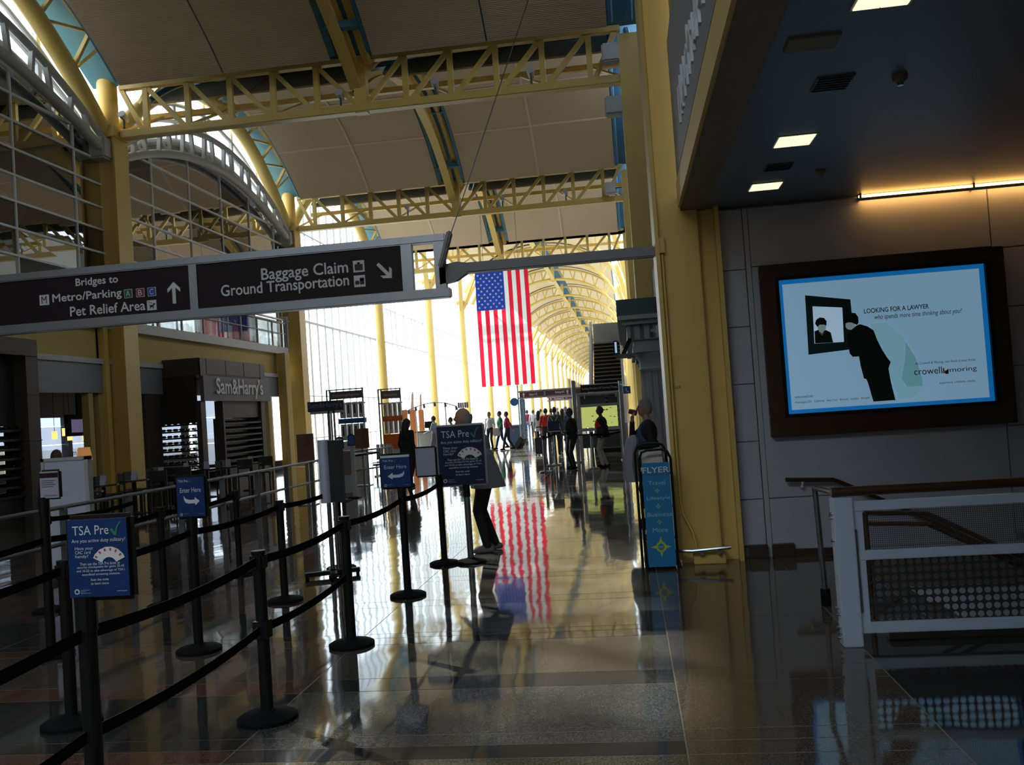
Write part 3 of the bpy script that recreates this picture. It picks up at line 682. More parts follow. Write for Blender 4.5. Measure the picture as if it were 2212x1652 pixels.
def fy(x, z): return FY + 0.05 * math.sin(x * 3.1 + z * 0.35) * (1 - (z - FZ0) / (FZ1 - FZ0)) + 0.02 * math.sin(z * 1.7 + x)
def cloth(name, x0, x1, z0, z1, m, dy=0.0, nx=3, nz=16):
    mb = MB(); vs = [(x0 + (x1 - x0) * i / nx, fy(x0 + (x1 - x0) * i / nx, z0 + (z1 - z0) * j / nz) + dy, z0 + (z1 - z0) * j / nz) for j in range(nz + 1) for i in range(nx + 1)]
    mb.add(vs, [(j * (nx + 1) + i, j * (nx + 1) + i + 1, (j + 1) * (nx + 1) + i + 1, (j + 1) * (nx + 1) + i) for j in range(nz) for i in range(nx)])
    return mb.build(name, m, t, smooth=True)
sw = (FX1 - FX0) / 13; CXF = FX0 + 7 * sw; CZF = FZ1 - 0.335 * (FZ1 - FZ0)
for i in range(13):
    cloth('stripe', FX0 + i * sw, FX0 + (i + 1) * sw, FZ0, FZ1 if i >= 7 else CZF, FR if i % 2 == 0 else FW)
canton = cloth('canton', FX0, CXF, CZF, FZ1, FB, 0, 8, 10)
STAR = [(math.sin(math.pi * k / 5) * (1 if k % 2 == 0 else 0.42), math.cos(math.pi * k / 5) * (1 if k % 2 == 0 else 0.42)) for k in range(10)]
for j in range(11):
    n = 5 if j % 2 == 0 else 4
    for i in range(n):
        cx_ = FX0 + (CXF - FX0) * ((i + 0.5 + (0 if n == 5 else 0.5)) / 5.0); cz_ = CZF + (FZ1 - CZF) * (j + 0.9) / 11.8
        for s in (-1, ): poly([(cx_ + 0.075 * a_, cz_ + 0.075 * b_) for a_, b_ in STAR], fy(cx_, cz_) - 0.02, FW, canton, 'star', 0.01)
mb = MB(); mb.cyl((FX0 - 0.1, FY, FZ1 + 0.04), (FX1 + 0.1, FY, FZ1 + 0.04), 0.05, n=8); mb.build('hanging_pole', WHITE, t)
for xx in (FX0 + 0.5, FX1 - 0.5):
    mb = MB(); mb.cyl((xx, FY, FZ1), (xx, FY, 12.75), 0.012, n=4); mb.build('cord', GREYD, t)

# ================================================================ QUEUE POSTS AND SIGNS
BPROF = [(0.172, 0.0), (0.172, 0.022), (0.150, 0.034), (0.05, 0.052), (0.045, 0.06)]
def queue_parts(t, x, y, h=0.97, m=BLACK, cap=True):
    mb = MB(); mb.lathe(BPROF, (x, y, 0), 28); mb.build('base', BLACKR, t, smooth=True)
    mb = MB(); mb.cyl((x, y, 0.05), (x, y, h), 0.036, n=16); mb.build('post', m, t, smooth=True)
    if cap:
        MB().box(x - 0.042, x + 0.042, y - 0.042, y + 0.042, h - 0.11, h - 0.01).build('belt_head', BLACK, t, bevel=0.012)
        mb = MB(); mb.cyl((x, y, h - 0.01), (x, y, h + 0.005), 0.042, n=16); mb.build('cap', BLACK, t)
def belt(t, p, q, name='belt'):
    p, q = Vector(p), Vector(q); mb = MB(); n = 8; vs = []
    d = (q - p).normalized(); a = V(-d.y, d.x, 0).normalized() * 0.0015
    for i in range(n + 1):
        f = i / n; c_ = p.lerp(q, f) + V(0, 0, -0.03 * 4 * f * (1 - f))
        vs += [c_ - a + V(0, 0, -0.025), c_ + a + V(0, 0, -0.025), c_ + a + V(0, 0, 0.025), c_ - a + V(0, 0, 0.025)]
    fs = [(4 * i + j, 4 * i + (j + 1) % 4, 4 * i + 4 + (j + 1) % 4, 4 * i + 4 + j) for i in range(n) for j in range(4)]
    mb.add(vs, fs); mb.build(name, BELT, t)
RX = (-2.19, -3.41, -4.64, -5.86); RY = (1.66, 3.37, 5.05, 6.66, 8.43, 10.16)
def qpost(i, j, label, ups=True, low=False, group=None):
    x, y = RX[i], RY[j]; t = thing('queue_post', label, 'stanchion', (x, y, 0), 0, group); queue_parts(t, x, y)
    if low: MB().box(x - 0.042, x + 0.042, y - 0.042, y + 0.042, 0.47, 0.57).build('lower_belt_head', BLACK, t)
    if ups and j + 1 < 6: belt(t, (x, y + 0.04, 0.915), (x, RY[j + 1] - 0.04, 0.915))
    if low: belt(t, (x, y + 0.04, 0.52), (x, RY[j + 1] - 0.04, 0.52), 'lower_belt')
    return t
def board_sign(name, label, x, y, bx0, bx1, bz0, bz1, face, frame=BLACK, post_m=BLACK, content=None, rim=0.018, cap=False, belts=(), top=None, rot=0.0):
    t = thing(name, label, 'sign', (x, y, 0)); queue_parts(t, x, y, top or bz0 + 0.02, post_m, cap)
    mb = MB(); mb.cyl((x, y, bz0 - 0.12), (x, y, bz0 + 0.02), 0.042, n=12); mb.build('collar', BLACK, t)
    fr = MB().box(bx0, bx1, y - 0.02, y + 0.02, bz0, bz1).build('frame', frame, t, bevel=0.016)
    bd = MB().box(bx0 + rim, bx1 - rim, y - 0.026, y - 0.015, bz0 + rim, bz1 - rim).build('poster', face, t)
    if content: content(bd, bx0 + rim, bx1 - rim, bz0 + rim, bz1 - rim, y - 0.0265)
    for b_ in belts: belt(t, *b_)
    return t
def uv(x0, x1, z0, z1): return (lambda u, v: (x0 + (x1 - x0) * u, z1 - (z1 - z0) * v))
def put(P, txt, u0, u1, v0, v1, y, m, par, bold=0.0):
    a, b = P(u0, v1), P(u1, v0); lettering(txt, a[0], b[0], a[1], b[1], y, m, par, dep=0.001, bold=bold)
def tick(P, y, par, u0, u1, v0, v1):
    S = [(0, 0.55), (0.18, 0.48), (0.38, 0.78), (0.55, 0.35), (0.75, 0.08), (1.0, 0.0), (0.78, 0.22), (0.62, 0.5), (0.5, 1.0), (0.34, 1.0)]
    poly([P(u0 + (u1 - u0) * a, v0 + (v1 - v0) * b) for a, b in S], y, GREEN, par, 'green_tick', 0.0015)
def seal(P, y, par, u, v, ru, asp):
    c_ = P(u, v); e_ = P(u + ru, v); r_ = e_[0] - c_[0]; poly(disc(c_[0], c_[1], r_, r_), y, TSATXT, par, 'round_seal', 0.0012)
    poly(disc(c_[0], c_[1], r_ * 0.6, r_ * 0.6), y - 0.0006, TSABLUE, par, 'seal_centre', 0.0012)
def tsa_poster(par, x0, x1, z0, z1, y):
    P = uv(x0, x1, z0, z1)
    put(P, 'TSA Pre', 0.09, 0.70, 0.075, 0.195, y, TSATXT, par); tick(P, y, par, 0.72, 0.93, 0.035, 0.215)
    put(P, 'Are you active duty military?', 0.07, 0.97, 0.245, 0.305, y, TSATXT, par)
    put(P, 'Have your', 0.12, 0.43, 0.345, 0.398, y, TSATXT, par); put(P, 'CAC card', 0.12, 0.38, 0.398, 0.438, y, TSATXT, par); put(P, 'handy?', 0.12, 0.34, 0.45, 0.50, y, TSATXT, par)
    for i in range(6):                                            # fan of cards
        an = math.radians(52 - 21 * i); c0 = (0.685, 0.605); R0, R1 = 0.14, 0.30; wv = math.radians(12)
        def pp(r, a_): return P(c0[0] + r * math.sin(-a_) * 0.98, c0[1] - r * math.cos(a_) * 0.98 * (x1 - x0) / (z1 - z0) * 1.0)
        poly([pp(R0, an + wv), pp(R1, an + wv), pp(R1 * 1.02, an), pp(R1, an - wv), pp(R0, an - wv)], y - 0.0004 * i, flat('card_white', (0.70, 0.72, 0.78)), par, 'card', 0.0012)
        poly([pp(R1 * 0.80, an + wv * 0.6), pp(R1 * 0.95, an + wv * 0.6), pp(R1 * 0.95, an + wv * 0.05), pp(R1 * 0.80, an)], y - 0.0004 * i - 0.0008, flat('card_red', (0.45, 0.07, 0.09)), par, 'card_photo', 0.001)
    for i, (s_, a_, b_) in enumerate([('Then use the TSA Pre\u2713 lanes at', 0.19, 0.86), ('security checkpoints for gates 35-45', 0.14, 0.93), ('and 10-22 to take advantage of TSA\u2019s', 0.13, 0.94), ('expedited screening initiative.', 0.22, 0.86)]):
        put(P, s_.replace('\u2713', ''), a_, b_, 0.55 + 0.047 * i, 0.587 + 0.047 * i, y, TSATXT, par)
    put(P, 'Scan the code', 0.36, 0.66, 0.76, 0.79, y, TSATXT, par); put(P, 'to learn more', 0.36, 0.66, 0.81, 0.84, y, TSATXT, par)
    seal(P, y, par, 0.12, 0.925, 0.042, 1)
    for i in range(3): put(P, ['Transportation', 'Security', 'Administration'][i], 0.18, 0.18 + [0.15, 0.09, 0.17][i], 0.900 + 0.02 * i, 0.913 + 0.02 * i, y, TSATXT, par)
    put(P, 'www.tsa.gov', 0.79, 0.96, 0.925, 0.945, y, TSATXT, par)
def enter_poster(flip):
    def f(par, x0, x1, z0, z1, y):
        P = uv(x0, x1, z0, z1)
        if flip: poly([P(0, 0.0), P(1, 0.0), P(1, 0.07), P(0, 0.07)], y, TSATXT, par, 'white_strip', 0.001)
        d = 0.08 if flip else 0.0
        put(P, 'TSA Pre', 0.06, 0.42, 0.05 + d, 0.115 + d, y, TSATXT, par); tick(P, y, par, 0.44, 0.55, 0.02 + d, 0.13 + d)
        put(P, 'Enter Here', 0.12, 0.88, 0.26 + d / 2, 0.38 + d / 2, y, TSATXT, par)
        A = [(0.0, 0.0), (0.02, 0.42), (0.12, 0.72), (0.30, 0.84), (0.72, 0.84), (0.72, 1.05), (1.0, 0.62), (0.70, 0.18), (0.70, 0.45), (0.35, 0.45), (0.12, 0.3)]
        poly([P((0.24 + 0.58 * a) if not flip else (0.80 - 0.58 * a), 0.46 + d / 2 + 0.24 * b) for a, b in A], y, TSATXT, par, 'bent_arrow', 0.0012)
        seal(P, y, par, 0.13, 0.93, 0.045, 1); put(P, 'Transportation', 0.21, 0.40, 0.905, 0.925, y, TSATXT, par); put(P, 'www.tsa.gov', 0.75, 0.94, 0.925, 0.945, y, TSATXT, par)
    return f
def info_poster(par, x0, x1, z0, z1, y):
    P = uv(x0, x1, z0, z1); poly([P(0, 0.06), P(1, 0.06), P(1, 0.24), P(0, 0.24)], y, SIGNB, par, 'dark_heading', 0.001)
    G_ = flat('print_grey', (0.10, 0.10, 0.12))
    for i in range(4): poly([P(0.1, 0.33 + 0.075 * i), P(0.85 - 0.12 * (i % 2), 0.33 + 0.075 * i), P(0.85 - 0.12 * (i % 2), 0.36 + 0.075 * i), P(0.1, 0.36 + 0.075 * i)], y, G_, par, 'printed_line', 0.001)
    poly([P(0.2, 0.89), P(0.9, 0.89), P(0.9, 0.915), P(0.2, 0.915)], y, G_, par, 'printed_line', 0.001)
LX = RX[0]
def low2(x, j): return [((x, RY[j] + 0.04, 0.915), (x, RY[j + 1] - 0.04, 0.915)), ((x, RY[j] + 0.04, 0.52), (x, RY[j + 1] - 0.04, 0.52))]
def up1(x, j): return [((x, RY[j] + 0.04, 0.915), (x, RY[j + 1] - 0.04, 0.915))]
qpost(0, 0, 'black queue post holding the belt that leads to the poster with the card fan', True, True)
board_sign('poster_sign', 'blue TSA Pre poster in a black frame on a black queue post', LX, RY[1], -2.255, -1.967, 1.045, 1.385, TSABLUE, content=tsa_poster, belts=low2(LX, 1))
qpost(0, 2, 'black double-belt queue post just beyond the black-framed card fan poster', True, True)
qpost(0, 3, 'black queue post before the left-pointing Enter Here sign', True, False)
board_sign('enter_sign', 'blue Enter Here sign with an arrow bending left', LX, RY[4], -2.39, -2.07, 1.02, 1.36, TSABLUE, content=enter_poster(True), belts=up1(LX, 4))
board_sign('blank_sign', 'blank pale sign in a black frame beside the large TSA Pre poster', LX, RY[5], -2.46, -2.20, 1.0, 1.35, mat('blank_poster', (0.35, 0.37, 0.50), 0.5))
# second row
for j in (0, 1, 2): qpost(1, j, ['black queue post at the near end of the second belt row', 'black queue post of the second row beside the black-framed card fan poster', 'black queue post before the right-pointing Enter Here sign'][j])
board_sign('enter_sign', 'blue Enter Here sign with an arrow bending right', RX[1], RY[3], -3.525, -3.265, 1.02, 1.36, TSABLUE, content=enter_poster(False), belts=up1(RX[1], 3))
qpost(1, 4, 'black queue post beyond the right-pointing Enter Here sign')
qpost(1, 5, 'black queue post beside the chrome-edged floor sign', False)
# third and fourth rows
qpost(2, 2, 'black queue post before the small notice sign')
board_sign('notice_sign', 'small notice with grey print in a black frame on a black post', RX[2], RY[3], -4.66, -4.48, 1.235, 1.47, mat('notice_paper', (0.36, 0.37, 0.46), 0.6), content=info_poster, rim=0.012, belts=up1(RX[2], 3))
qpost(2, 4, 'black queue post beyond the small notice sign')
qpost(2, 5, 'black queue post in front of the restaurant railing', False)
qpost(3, 4, 'black queue post standing beside the white notice board')
# large poster on a chrome post
t = board_sign('poster_sign', 'large blue TSA Pre poster in a silver frame that hides a man', -1.885, 10.17, -2.20, -1.63, 0.87, 1.58, mat('poster_navy', (0.006, 0.016, 0.055), 0.3, var=0.2), frame=ALU, post_m=STEEL, content=tsa_poster, rim=0.02)

# chrome-edged floor sign seen edge on
t = thing('floor_sign', 'chrome-edged floor sign on a rolling foot behind the queue posts', 'sign', (-3.36, 9.72, 0))
mb = MB(); mb.cyl((-3.385, 9.72, 0.81), (-3.385, 9.72, 1.51), 0.062, n=24); mb.build('chrome_edge', mat('chrome_painted_reflection', (0.62, 0.72, 0.95), 0.28, 0.35), t, smooth=True)  # bluish bright colour paints the window reflection into the chrome
MB().box(-3.33, -3.17, 9.70, 9.74, 0.81, 1.50).build('glass_panel', mat('dark_gloss', (0.03, 0.035, 0.04), 0.1), t)
for xx in (-3.36, -3.29):
    mb = MB(); mb.cyl((xx, 9.72, 0.05), (xx, 9.72, 0.82), 0.025, n=12); mb.build('leg', STEEL, t, smooth=True)
MB().beam((-3.62, 9.55, 0.05), (-3.08, 9.80, 0.05), 0.08, 0.045).build('foot', BLACK, t)
MB().beam((-3.45, 9.95, 0.05), (-3.25, 9.45, 0.05), 0.08, 0.045).build('foot', BLACK, t)
for (a, b) in ((-3.6, 9.56), (-3.1, 9.79), (-3.44, 9.92), (-3.26, 9.48)):
    mb = MB(); mb.cyl((a, b, 0), (a, b, 0.04), 0.02, n=8); mb.build('castor', BLACKR, t)

# white notice board
t = thing('notice_board', 'white framed notice board standing before the restaurant railing', 'board', (-6.98, 10.5, 0))
MB().box(-7.31, -6.70, 10.48, 10.55, 0.12, 1.49).build('panel', mat('board_white', (0.50, 0.56, 0.70), 0.5), t, bevel=0.01)
for (a, b, c_, d) in ((-7.31, -7.27, 0.12, 1.49), (-6.73, -6.68, 0.12, 1.49), (-7.31, -6.68, 1.45, 1.49), (-7.31, -6.68, 0.12, 0.17)): MB().box(a, b, 10.465, 10.56, c_, d).build('frame_bar', GREYL, t)
for xx in (-7.2, -6.8): MB().box(xx - 0.03, xx + 0.03, 10.3, 10.75, 0, 0.12).build('foot', GREYD, t)

# ================================================================ MAGAZINE RACK
t = thing('magazine_rack', 'blue FLYER magazine rack with a black tube frame beside the big column', 'magazine rack', (0.22, 9.35, 0))
RB = flat('rack_blue', (0.012, 0.20, 0.44))
for yy, x0, x1, zt_ in ((9.22, 0.075, 0.39, 1.20), (9.55, 0.04, 0.36, 1.25)):
    mb = MB(); mb.sweep([(x0, yy, 0.0), (x0, yy, zt_ - 0.09), (x0 + 0.03, yy, zt_ - 0.02), (x0 + 0.09, yy, zt_), (x1 - 0.09, yy, zt_), (x1 - 0.03, yy, zt_ - 0.02), (x1, yy, zt_ - 0.09), (x1, yy, 0.0)], 0.014, 8); mb.build('tube_frame', BLACK, t, smooth=True)
pn = MB().box(0.098, 0.372, 9.20, 9.215, 0.03, 1.07).build('front_panel', RB, t)
P = uv(0.098, 0.372, 0.03, 1.07)
put(P, 'FLYER', 0.02, 0.98, 0.04, 0.095, 9.199, TXT, pn, 0.004); put(P, 'MAGAZINE', 0.04, 0.98, 0.10, 0.122, 9.199, flat('rack_navy', (0.01, 0.06, 0.14)), pn)
LB = flat('rack_pale_blue', (0.30, 0.55, 0.72)); YG = flat('rack_lime', (0.45, 0.55, 0.06))
for s_, v, a_, b_ in (('Travel', 0.172, 0.2, 0.8), ('Lifestyle', 0.322, 0.1, 0.95), ('Business', 0.475, 0.08, 0.97), ('More', 0.625, 0.24, 0.78)): put(P, s_, a_, b_, v, v + 0.042, 9.199, LB, pn)
def compass(u, v, r_):
    c_ = P(u, v); R_ = r_
    ring = disc(c_[0], c_[1], R_, R_, 24); inn = disc(c_[0], c_[1], R_ * 0.62, R_ * 0.62, 24)
    mb = MB(); mb.add([(a, 9.198, b) for a, b in ring + inn], [(i, (i + 1) % 24, 24 + (i + 1) % 24, 24 + i) for i in range(24)])
    for k in range(4):
        an = k * math.pi / 2; tip = 2.0; u_, v_ = math.sin(an), math.cos(an); w_, x_ = math.cos(an), -math.sin(an)
        mb.add([(c_[0] + R_ * (u_ * 0.95 + w_ * 0.32), 9.198, c_[1] + R_ * (v_ * 0.95 + x_ * 0.32)), (c_[0] + R_ * tip * u_, 9.198, c_[1] + R_ * tip * v_), (c_[0] + R_ * (u_ * 0.95 - w_ * 0.32), 9.198, c_[1] + R_ * (v_ * 0.95 - x_ * 0.32))], [(0, 1, 2)])
    mb.build('compass_emblem', YG, pn)
for v in (0.27, 0.42, 0.57): compass(0.5, v, 0.014)
compass(0.5, 0.81, 0.052); put(P, 'FREE', 0.41, 0.59, 0.80, 0.822, 9.199, YG, pn)
for i, zz in enumerate((0.95, 0.62, 0.30, 0.04)):
    for (x0, x1, y0, y1) in ((0.06, 0.38, 9.24, 9.245), (0.06, 0.38, 9.53, 9.535), (0.06, 0.065, 9.24, 9.535), (0.375, 0.38, 9.24, 9.535)): MB().box(x0, x1, y0, y1, zz, zz + 0.012).build('basket_wire', BLACK, t)
    MB().box(0.06, 0.38, 9.24, 9.53, zz - 0.006, zz).build('shelf', BLACK, t)
for i in range(7):
    mg = MB(); zz = 0.95 if i < 4 else 0.62; x0 = 0.09 + 0.01 * i
    mg.beam((0.22, 9.30 + 0.05 * (i % 4), zz + 0.005), (0.22 + 0.02 * (i % 3 - 1), 9.34 + 0.045 * (i % 4), zz + 0.25 - 0.02 * (i % 3)), 0.21, 0.012, (0, 1, 0))
    tag(mg.build('magazine', mat('magazine_cover_%d' % (i % 3), [(0.5, 0.48, 0.46), (0.30, 0.14, 0.10), (0.45, 0.5, 0.55)][i % 3], 0.4, var=0.4, scale=22)), ['magazine standing in the upper basket of the blue rack', 'magazine standing in the second basket of the blue rack'][0 if i < 4 else 1], 'magazine', ['magazines in the upper basket', 'magazines in the second basket'][0 if i < 4 else 1])

# ================================================================ ADVERTISEMENT LIGHTBOX
AY = 9.60
t = thing('advert_lightbox', 'backlit blue law firm advertisement in a dark wooden frame', 'advertisement', (2.65, 9.66, 1.23))
for (x0, x1, z0, z1) in ((1.45, 3.845, 2.86, 3.005), (1.45, 3.845, 1.23, 1.445), (1.45, 1.62, 1.445, 2.86), (3.67, 3.845, 1.445, 2.86)): MB().box(x0, x1, 9.57, 9.66, z0, z1).build('wood_frame', WOOD, t, bevel=0.008)
for (x0, x1, z0, z1) in ((1.60, 3.69, 2.845, 2.875), (1.60, 3.69, 1.43, 1.46), (1.60, 1.635, 1.46, 2.845), (3.655, 3.69, 1.46, 2.845)): MB().box(x0, x1, 9.555, 9.60, z0, z1).build('inner_frame', BLACK, t)
def lum(name, col, s): return mat(name, col, 0.5, var=0.06, scale=2.0, emit=col, estr=s)
scr = MB().box(1.62, 3.67, 9.60, 9.64, 1.445, 2.86).build('screen_border', lum('ad_blue', (0.008, 0.17, 0.50), 0.62), t)
def ap(px, py, y=AY): p = at(px, py, y=y); return (p.x, p.z)
def apoly(pts, m, name, lay): poly([ap(*p) for p in pts], AY - 0.003 * lay, m, scr, name, 0.002)
def z5(pts): return [(1650 + a * 0.2396, 560 + b * 0.2396) for a, b in pts]      # pixels of a 4.17x enlargement
PALE = lum('ad_pale', (0.27, 0.47, 0.66), 0.56); TEAL = lum('ad_teal', (0.16, 0.38, 0.46), 0.55); INKT = flat('ad_ink', (0.012, 0.016, 0.018)); FRG = flat('ad_green_frame', (0.015, 0.055, 0.06))
x0, z0 = ap(*z5([(245, 1330)])[0]); x1, z1 = ap(*z5([(1915, 110)])[0])
poly([(1.675, 1.50), (3.605, 1.50), (3.605, 2.80), (1.675, 2.80)], AY - 0.001, PALE, scr, 'pale_field', 0.002)
apoly(z5([(950, 580), (1100, 570), (1260, 700), (1270, 740), (1380, 900), (1420, 1080), (1420, 1150), (1340, 1250), (1210, 1260), (1120, 1000)]), lum('ad_shadow', (0.21, 0.43, 0.54), 0.62), 'printed_shadow', 2)
apoly(z5([(1275, 740), (1360, 880), (1425, 1070), (1430, 1140), (1290, 1150), (1240, 1080), (1270, 900)]), TEAL, 'printed_shadow', 3)
apoly(z5([(370, 325), (778, 362), (790, 480), (780, 812), (402, 860)]), FRG, 'mirror_frame', 2)
apoly(z5([(437, 425), (705, 435), (720, 745), (455, 760)]), lum('ad_mirror', (0.36, 0.52, 0.68), 0.75), 'mirror_glass', 3)
apoly(z5([(455, 650), (490, 635), (560, 640), (600, 660), (622, 750), (460, 758)]), INKT, 'mirror_figure', 4)
SKIN_AD = lum('ad_skin', (0.25, 0.33, 0.33), 0.5)
apoly(z5([(478, 585), (560, 580), (555, 630), (525, 665), (500, 660), (482, 620)]), SKIN_AD, 'mirror_face', 5)
apoly(z5([(458, 580), (470, 545), (500, 525), (540, 530), (562, 560), (560, 600), (540, 590), (500, 590), (480, 612)]), INKT, 'mirror_hair', 6)
apoly(z5([(490, 650), (520, 690), (545, 655), (520, 665)]), TSATXT, 'mirror_collar', 6)
apoly(z5([(735, 570), (820, 570), (815, 610), (780, 636), (752, 632), (735, 610)]), SKIN_AD, 'printed_face', 3)
apoly(z5([(715, 560), (725, 510), (770, 482), (820, 485), (848, 520), (850, 575), (835, 592), (800, 575), (765, 562), (735, 580)]), INKT, 'printed_hair', 4)
apoly(z5([(860, 585), (930, 605), (985, 640), (1020, 730), (1060, 810), (1110, 890), (1140, 925), (1120, 985), (1145, 1120), (1183, 1268), (985, 1282), (935, 1110), (920, 1078), (900, 1075), (870, 960), (855, 875), (800, 880), (772, 850), (758, 760), (752, 680), (790, 632), (830, 600)]), INKT, 'printed_suit', 4)
def adtxt(s_, a, b, hpx, m=INKT, bold=0.0, shear=0.0):
    p, q = ap(*a), ap(*b); zc = (p[1] + q[1]) / 2; h = hpx / FPX * 9.6
    lettering(s_, p[0], q[0], zc - h / 2, zc + h / 2, AY - 0.022, m, scr, dep=0.001, bold=bold, shear=shear)
adtxt('LOOKING FOR A LAWYER', (1865, 672), (2005, 662), 10, bold=0.012)
adtxt('who spends more time thinking about you?', (1888, 688), (2076, 671), 13, shear=0.25)
GI = flat('ad_grey_ink', (0.05, 0.08, 0.10))
adtxt('crowell', (1973, 803), (2033, 799), 14, GI); adtxt('moring', (2050, 801), (2108, 796), 12, GI)
adtxt('&', (2034, 801), (2041, 800), 11, flat('ad_red', (0.35, 0.02, 0.04)), bold=0.02); apoly(z5([(1660, 985), (1630, 1010), (1635, 1035), (1662, 1030)]), flat('ad_red', (0.35, 0.02, 0.04)), 'red_mark', 4)
adtxt('At Crowell & Moring, our focus is your focus.', (1975, 786), (2106, 777), 7, GI, shear=0.2); adtxt('experience. creativity. results.', (2028, 828), (2106, 822), 6, GI)
adtxt('www.crowell.com', (1716, 857), (1755, 855), 6, GI); adtxt('Washington DC   California   New York   Brussels   London   Shanghai', (1716, 868), (1878, 861), 6, GI)
MB().box(2.48, 2.66, 9.545, 9.56, 1.415, 1.44).build('maker_plate', BLACK, t)

# ================================================================ STAIR GUARD AND HANDRAILS
GW = mat('guard_white', (0.46, 0.54, 0.67), 0.4)
t = thing('stair_guard', 'white metal guard rail with perforated panel around the stair', 'railing', (2.6, 6.2, 0))
MB().box(1.285, 1.41, 6.14, 6.26, 0, 0.97).build('post', GW, t, bevel=0.006)
GX1 = 4.6
MB().box(1.41, 1.47, 6.17, 6.23, 0.10, 0.93).build('frame_stile', GW, t)
for (z0, z1) in ((0.875, 0.935), (0.555, 0.615), (0.08, 0.15)): MB().box(1.40, GX1, 6.165, 6.235, z0, z1).build('frame_rail', GW, t, bevel=0.004)
MB().box(3.0, 3.06, 6.17, 6.23, 0.1, 0.93).build('frame_stile', GW, t); MB().box(1.415, 1.425, 6.155, 6.165, 0.22, 0.76).build('slot', GREYD, t)
mb = MB(); mb.cyl((1.29, 6.2, 1.005), (GX1, 6.2, 1.005), 0.032, n=14); mb.build('handrail', BRONZE, t, smooth=True)
mb = MB(); mb.sweep([(1.31, 6.2, 1.0), (1.36, 6.7, 0.965), (1.40, 7.3, 0.925)], 0.02, 8); mb.build('return_rail', BRONZE, t, smooth=True)
mb = MB(); mb.cyl((1.405, 7.33, 0.93), (1.43, 7.36, 0.10), 0.022, n=10); mb.build('chrome_post', STEEL, t, smooth=True)
mb = MB(); mb.cyl((1.43, 7.36, 0.0), (1.43, 7.36, 0.13), 0.038, n=10); mb.build('post_foot', BLACKR, t)
for i, zz in enumerate((0.865, 0.835, 0.69, 0.245, 0.205, 0.12, 0.085, 0.05)):
    mb = MB(); mb.cyl((1.262, 6.19 + 0.02 * (i % 2), zz), (1.29, 6.19 + 0.02 * (i % 2), zz), 0.011, n=8); mb.build('bolt', STEEL, t)
# perforated sheet: a real grid of round holes
mb = MB(); pit = 0.0515; nx = int((GX1 - 1.47) / pit); nz = 8; z00 = 0.15; pz = (0.555 - 0.15) / nz
for i in range(nx):
    if abs(1.47 + pit * i - 3.0) < 0.03: continue
    for j in range(nz):
        cx_, cz_ = 1.47 + pit * (i + 0.5), z00 + pz * (j + 0.5); n = 12; vs = []
        for k in range(n):
            a_ = 2 * math.pi * (k + 0.5) / n; c_, s_ = math.cos(a_), math.sin(a_); m_ = max(abs(c_), abs(s_))
            vs.append((cx_ + c_ / m_ * pit / 2, 6.2, cz_ + s_ / m_ * pz / 2))
        vs += [(cx_ + 0.0205 * math.cos(2 * math.pi * (k + 0.5) / n), 6.2, cz_ + 0.0205 * math.sin(2 * math.pi * (k + 0.5) / n)) for k in range(n)]
        mb.add(vs, [(k, (k + 1) % n, n + (k + 1) % n, n + k) for k in range(n)])
o = mb.build('perforated_sheet', mat('dark_sheet', (0.03, 0.032, 0.035), 0.45), t); o['kind'] = 'stuff'
# fine wire mesh in the upper field
m = bpy.data.materials.new('fine_wire_mesh'); m.use_nodes = True; N = m.node_tree.nodes; L = m.node_tree.links
pb = N['Principled BSDF']; pb.inputs['Base Color'].default_value = (0.05, 0.055, 0.06, 1)
tcn = N.new('ShaderNodeNewGeometry'); vo = N.new('ShaderNodeTexVoronoi'); vo.inputs['Scale'].default_value = 75; vo.inputs['Randomness'].default_value = 0.0
L.new(tcn.outputs['Position'], vo.inputs['Vector']); gt = N.new('ShaderNodeMath'); gt.operation = 'GREATER_THAN'; gt.inputs[1].default_value = 0.47; L.new(vo.outputs['Distance'], gt.inputs[0])
tr = N.new('ShaderNodeBsdfTransparent'); mxs = N.new('ShaderNodeMixShader'); L.new(gt.outputs[0], mxs.inputs[0]); L.new(tr.outputs[0], mxs.inputs[1]); L.new(pb.outputs[0], mxs.inputs[2]); L.new(mxs.outputs[0], N['Material Output'].inputs['Surface'])
MB().box(1.47, GX1, 6.199, 6.201, 0.615, 0.875).build('mesh_panel', m, t)
struct(MB().box(1.62, 6.0, 6.31, 6.42, -0.01, 0.055).build('trim_2', mat('curb_stone', (0.16, 0.15, 0.14), 0.4), bevel=0.01), 'low stone curb around the stair opening')
t = thing('wall_handrail', 'bronze handrail fixed to the white wall above the stair', 'handrail', (1.56, 9.6, 0.79))
a = at(1697, 1036, y=9.58); b = at(1800, 1036, y=9.58)
mb = MB(); mb.sweep([a, b, b + V(0.05, 0, -0.02), (2.95, 9.58, 0.30), (4.8, 9.58, -0.75)], 0.022, 10); mb.build('rail', BRONZE, t, smooth=True)
mb = MB(); mb.sweep([(a.x + 0.16, 9.655, a.z - 0.09), (a.x + 0.16, 9.60, a.z - 0.09), (a.x + 0.17, 9.58, a.z - 0.02)], 0.012, 8); mb.build('bracket', WHITE, t)
t = thing('stair_handrail', 'bronze handrail on posts beside the stair seen through the wire mesh', 'handrail', (1.75, 7.7, 0))
a = at(1862, 1108, y=7.75); b = at(2000, 1108, y=7.75)
for dz in (0, -0.085):
    mb = MB(); mb.sweep([a + V(0.02, 0, dz), b + V(0, 0, dz), b + V(0.06, 0, dz - 0.03), b + V(1.9, 0, dz - 1.05)], 0.02, 8); mb.build('rail', BRONZE, t, smooth=True)
mb = MB(); mb.cyl((a.x + 0.02, 7.75, 0), (a.x + 0.02, 7.75, a.z), 0.024, n=8); mb.build('post', BRONZE, t)

